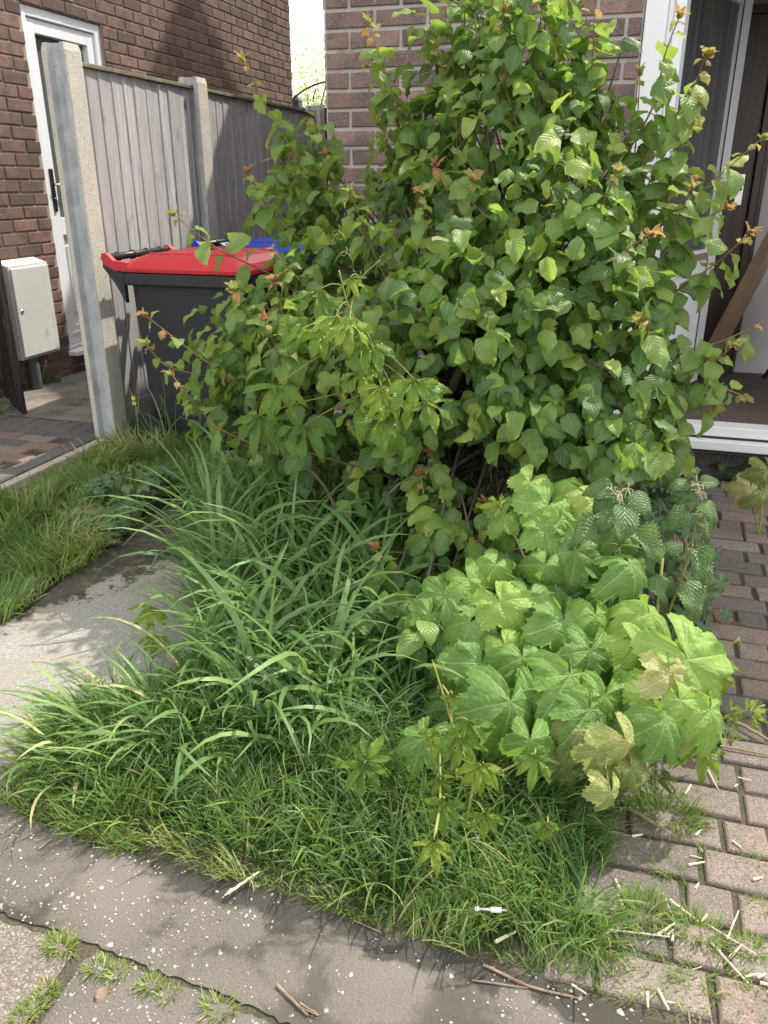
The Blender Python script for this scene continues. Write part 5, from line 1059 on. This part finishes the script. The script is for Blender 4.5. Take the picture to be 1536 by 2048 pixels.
# ================================================================ BINS
def bin_(name, x0, y0, lid_mat, label, h=.86, W=.57, Dp=.70, wheels=True):
    """wheeled bin with hinge and wheels on its left (-x) side"""
    th = thing(name, (x0+.35, y0+W/2, 0), label, 'wheelie bin', None)
    def rr(xa, xb, ya, yb, r, z, n=5):
        pts = []
        for cx, cy, a0 in ((xb-r, yb-r, 0), (xa+r, yb-r, 90), (xa+r, ya+r, 180), (xb-r, ya+r, 270)):
            for k in range(n): a = R(a0+90*k/(n-1)); pts.append((cx+r*math.cos(a), cy+r*math.sin(a), z))
        return pts
    def loft(mb, rings, cap=True):
        m = len(rings[0]); V = [p for r in rings for p in r]
        F = [(k*m+i, k*m+(i+1) % m, (k+1)*m+(i+1) % m, (k+1)*m+i) for k in range(len(rings)-1) for i in range(m)]
        F += [tuple(range(m-1, -1, -1)), tuple(range((len(rings)-1)*m, len(rings)*m))]; mb.add(V, F)
    x1, y1 = x0+Dp, y0+W; mb = MB()
    loft(mb, [rr(x0+.15, x1-.10, y0+.05, y1-.05, .04, .04), rr(x0+.10, x1-.08, y0+.045, y1-.045, .045, .14), rr(x0+.075, x1-.045, y0+.025, y1-.025, .05, h-.06), rr(x0+.07, x1-.04, y0+.02, y1-.02, .05, h-.055)])
    loft(mb, [rr(x0+.04, x1-.01, y0, y1, .05, h-.058), rr(x0+.035, x1-.005, y0-.003, y1+.003, .05, h-.05), rr(x0+.035, x1-.005, y0-.003, y1+.003, .05, h-.004), rr(x0+.045, x1-.01, y0+.006, y1-.006, .05, h)])
    body = mb.build('body', M['bin_body'], th, smooth=False, bevel=.004)
    lid = MB(); n = 5
    loft(lid, [rr(x0+.055, x1+.012, y0-.008, y1+.008, .05, h+.002), rr(x0+.053, x1+.014, y0-.010, y1+.010, .05, h+.022), rr(x0+.075, x1-.01, y0+.02, y1-.02, .06, h+.048), rr(x0+.13, x1-.06, y0+.07, y1-.07, .07, h+.074), rr(x0+.20, x1-.14, y0+.13, y1-.13, .08, h+.084), rr(x0+.34, x1-.30, y0+.22, y1-.22, .05, h+.087)])
    for yy in (y0-.006, y1-.022):       # hinge ears reaching back to the bar
        prism_pts = [(x0+.10, h+.006), (x0+.10, h+.045), (x0+.03, h+.052), (x0-.005, h+.085), (x0-.030, h+.085), (x0-.038, h+.060), (x0-.018, h+.028), (x0+.03, h+.006)]
        V = [(a, yy, z) for a, z in prism_pts]+[(a, yy+.028, z) for a, z in prism_pts]; m = len(prism_pts)
        lid.add(V, [tuple(range(m)), tuple(range(2*m-1, m-1, -1))]+[((i+1) % m, i, i+m, (i+1) % m+m) for i in range(m)])
    for k in range(3): tube(lid, [(x0+.16, y0+.10+k*.18, h+.079), (x1-.10, y0+.10+k*.18, h+.081)], .006, 6)
    lid.build('lid', lid_mat, th, bevel=.003)
    mb = MB(); tube(mb, [(x0-.012, y0+.004, h+.062), (x0-.012, y1-.004, h+.062)], .017, 12)
    for k in range(4): tube(mb, [(x0-.012, y0+.09+k*.125, h+.062), (x0-.012, y0+.105+k*.125, h+.062)], .022, 12)
    mb.build('handle', M['black_metal'], th, smooth=True)
    mb = MB()
    V = [(x0+.06, yy, z) for yy in (y0+.01, y0+.04) for z in (h-.09,)]
    for yy in (y0+.002, y1-.03): 
        V = [(x0+.07, yy, h-.14), (x0+.07, yy, h-.01), (x0-.03, yy, h+.05), (x0-.035, yy, h+.02), (x0+.02, yy, h-.05)]; V += [(a, b+.026, c) for a, b, c in V]
        mb = MB(); mb.add(V, [(0, 1, 2, 3, 4), (9, 8, 7, 6, 5)]+[((i+1) % 5, i, i+5, (i+1) % 5+5) for i in range(5)]); mb.build('handle_bracket', M['bin_body'], th)
    if wheels:
        for yy in (y0-.030, y1-.018):
            mb = MB(); lathe(mb, (x0+.115, yy, .098), (0, 1, 0), [(0, .062), (.0, .088), (.007, .098), (.038, .098), (.046, .088), (.046, .062)], 28); w_ = mb.build('wheel', M['rubber'], th, smooth=False)
            mb = MB(); lathe(mb, (x0+.115, yy+.008, .098), (0, 1, 0), [(-.004, .004), (-.004, .018), (.004, .020), (.006, .060), (.03, .060)], 20)
            for k in range(6): 
                a = k*math.pi/3; tube(mb, [(x0+.115+math.cos(a)*.015, yy+.006, .098+math.sin(a)*.015), (x0+.115+math.cos(a)*.062, yy+.006, .098+math.sin(a)*.062)], .005, 4)
            mb.build('hub', M['black_metal'], w_)
    return th
bin_('wheelie_bin', -2.36, 3.39, M['bin_red'], 'charcoal wheelie bin with a bright red lid against the timber fence')
bin_('wheelie_bin', -2.28, 4.10, M['bin_blue'], 'wheelie bin with a blue lid, half hidden behind the red-lidded one', h=.87)
mb = MB(); V = [AZ(x, y, .952) for x, y in ((440, 487), (455, 484), (470, 494), (462, 498))]; mb.add(V+[v+[0, 0, .001] for v in V], BOXF)
tag(mb.build('paper_label', M['paper']), 'torn white paper scrap lying on the red bin lid', 'paper')

# ================================================================ LITTER: twigs, dry stalks, a bolt, fallen leaves
def stick(p, q, r, label, mat='straw', name='straw_stalk', cat='dry stalk', grp='dry pale stalks scattered on the paving', mid=None, z=.014):
    a, b = AZ(*p, z), AZ(*q, z); c = AZ(*mid, z) if mid else (a+b)/2; b = b-[0, 0, max(0, r*.2)]; mb = MB(); C = spline([a, c, b], 9); C += RNG.normal(0, r*.10, (9, 3))
    tube(mb, C, [r, r*.9, r*.6], 6); tag(mb.build(name, M[mat], smooth=False), label, cat, grp)
def z6(x, y): return (1050+x/2.934, 1350+y/2.934)
def z7(x, y): return (x/2.194, 1550+y/2.194)
def z8(x, y): return (600+x/2.56, 1550+y/2.56)
TW = 'brown twigs lying about'
stick(z7(1215, 920), z7(1350, 1055), .0032, 'short forked brown twig alone on the footway near the bottom centre', 'twig', 'twig', 'twig', TW, z=.008)
stick(z7(1300, 1010), z7(1395, 1055), .0016, 'thin splinter beside the short forked twig on the footway', 'twig', 'twig', 'twig', TW, z=.010)
stick(z7(1000, 520), z7(1135, 425), .0030, 'pale forked stick caught on the lawn edge left of centre', 'straw', 'twig', 'twig', TW, z=.02)
stick(z7(1015, 500), z7(985, 530), .0018, 'side prong of the pale forked stick on the lawn edge', 'straw', 'twig', 'twig', TW, z=.015)
stick(z7(170, 325), z7(250, 262), .0020, 'straight orange-brown twig on the footway at the far left', 'twig', 'twig', 'twig', TW, z=.007)
stick(z8(940, 970), z8(1420, 1138), .0026, 'longest dark twig lying along the footway edge', 'twig', 'twig', 'twig', TW, mid=z8(1170, 1080), z=.008)
stick(z8(880, 1050), z8(1165, 1090), .0017, 'thin twig running into the longest footway twig', 'twig', 'twig', 'twig', TW, z=.007)
stick(z8(275, 745), z8(415, 805), .0012, 'hair-thin twig on the damp dark footway patch', 'twig', 'twig', 'twig', TW, z=.007)
stick(z8(0, 1170), z8(95, 1228), .0025, 'twig end at the bottom centre of the footway', 'twig', 'twig', 'twig', TW, z=.008)
stick(z6(610, 780), z6(890, 950), .0035, 'thick brown twig lying across the feathery tuft on the paving', 'twig', 'twig', 'twig', TW, z=.030)
stick((1450, 1432), (1560, 1492), .0045, 'thick dark stick at the right edge by the shade line', 'twig', 'twig', 'twig', TW, z=.022)
stick((1440, 1492), (1550, 1512), .0028, 'thin stick under the thick one at the right edge', 'twig', 'twig', 'twig', TW, z=.018)
stick(z8(1000, 855), z8(1105, 800), .0034, 'flat tan wood chip standing in the lawn edge', 'straw', 'wood_chip', 'wood chip', None, z=.03)
big = [((410, 1485), (850, 1535), .0024, 'longest pale stalk beside the fallen yellow leaf'), ((775, 1525), (880, 1455), .0036, 'stubby pale stalk lying over the end of the longest stalk'), ((850, 1320), (1015, 1445), .0034, 'straight thick stalk pointing at the crossing stalks'),
       ((1055, 1455), (1360, 1640), .0018, 'long thin stalk crossing two blocks near the right edge'), ((1185, 1550), (1255, 1380), .0022, 'upright-looking stalk across the long thin one'), ((1090, 1570), (1310, 1808), .0026, 'long split stalk below the long thin stalk'), ((1200, 1660), (1275, 1580), .0028, 'short stalk touching the long thin stalk from below'),
       ((1035, 1450), (1070, 1400), .0030, 'stubby stalk at the left end of the long thin stalk'), ((810, 1275), (880, 1450), .0012, 'wiry stalk leaning onto the stubby pale stalk'), ((960, 1115), (1055, 1095), .0030, 'white stalk on the middle of the pink block'), ((1000, 940), (1040, 900), .0032, 'short white stalk on the upper lit block'),
       ((1215, 970), (1270, 1012), .0026, 'short white stalk on a joint at the right'), ((1338, 1200), (1392, 1185), .0036, 'white stalk at the right edge of the lit paving'), ((1290, 1770), (1380, 1750), .0026, 'horizontal white stalk low at the right'), ((1365, 1775), (1412, 1752), .0028, 'stubby white stalk beside the horizontal one low at the right'),
       ((780, 1845), (845, 1965), .0034, 'thick pale stalk on the grassy footway edge'), ((718, 1860), (722, 1950), .0030, 'pale stalk pointing down the picture on the footway edge'), ((830, 1915), (885, 1925), .0016, 'thin stalk at the tip of the thick pale one'), ((275, 1815), (360, 1870), .0024, 'pale stalk at the lawn rim near the footway stones'), ((545, 1290), (575, 1350), .0028, 'pale stalk in the bare soil by the lawn'), ((530, 1200), (560, 1265), .0032, 'knobbly pale stalk tip in the bare soil by the lawn'),
       ((1380, 1805), (1440, 1820), .0034, 'thick stub at the bottom right margin'), ((1075, 560), (1135, 675), .0024, 'thin tan stalk under the creeper leaves on the paving'), ((1250, 600), (1330, 620), .0018, 'thin tan stalk across a joint in the upper lit paving'), ((1230, 655), (1250, 640), .0026, 'tiny white chip on the upper lit paving'), ((940, 700), (975, 640), .0032, 'broken pale stalk at the foot of the yellowed mallow leaves'), ((630, 945), (690, 935), .0034, 'white stub in the feathery tuft'),
       ((835, 1525), (875, 1490), .0026, 'small stalk tucked under the stubby pale one'), ((865, 1560), (870, 1510), .0030, 'stub just below the end of the longest stalk'), ((980, 1730), (1040, 1710), .0012, 'wiry stalk in the grass at the lower right'), ((1000, 1250), (1020, 1220), .0026, 'small pale chip under the pink square block'), ((970, 1060), (1040, 1075), .0020, 'pale stalk in the joint above the pink block'), ((880, 1395), (930, 1405), .0020, 'pale flake left of the thick stalk'), ((1420, 1860), (1440, 1850), .0022, 'chip at the extreme bottom right')]
for a, b_, r, lb in big: stick(z6(*a), z6(*b_), r*.85, lb)
# the bolt-like metal piece in the grass
bt = thing('metal_bolt', tuple(AZ(985, 1820, .08)), 'small shiny steel bolt with a white paper band lying in the lawn', 'bolt')
a, b_ = AZ(948, 1818, .085), AZ(1014, 1821, .080); dv = norm(b_-a); ln_ = np.linalg.norm(b_-a); mb = MB()
lathe(mb, a, dv, [(0, .004), (.001, .0062), (.008, .0062), (.009, .0042), (ln_*.45, .0040), (ln_*.46, .0034), (ln_, .0030), (ln_+.001, .002)], 14); mb.build('shaft', M['chrome'], bt, smooth=True)
mb = MB(); lathe(mb, a+dv*ln_*.5, dv, [(0, .0045), (ln_*.32, .0045)], 14); mb.build('band', M['paper'], bt, smooth=True)
c = AZ(1195, 1800, .06); fl = Leaves(); fl.add(T_SML[1], c, norm(np.array([-.6, -.5, .1])), norm(np.array([-.1, -.3, 1])), .085, 1.); tag(fl.build('fallen_leaf', M['weed'], None), 'fallen yellow-green lobed leaf lying on bare soil beside the lawn', 'leaf')
c = AZ(962, 1782, .03); fl = Leaves(); fl.add(T_OV[3], c, norm(np.array([.2, .9, .5])), norm(np.array([0, -.8, .5])), .03, .3); tag(fl.build('dead_leaf', M['twig'], None), 'small curled brown dead leaf in the lawn above the bolt', 'leaf')
c = AZ(190, 1995, .01); fl = Leaves(); fl.add(T_OV[5], c, norm(np.array([.5, .5, .1])), norm(np.array([0, -.3, 1])), .028, .3); tag(fl.build('dead_leaf', M['twig'], None), 'crumpled brown dead leaf on the footway at the lower left', 'leaf')
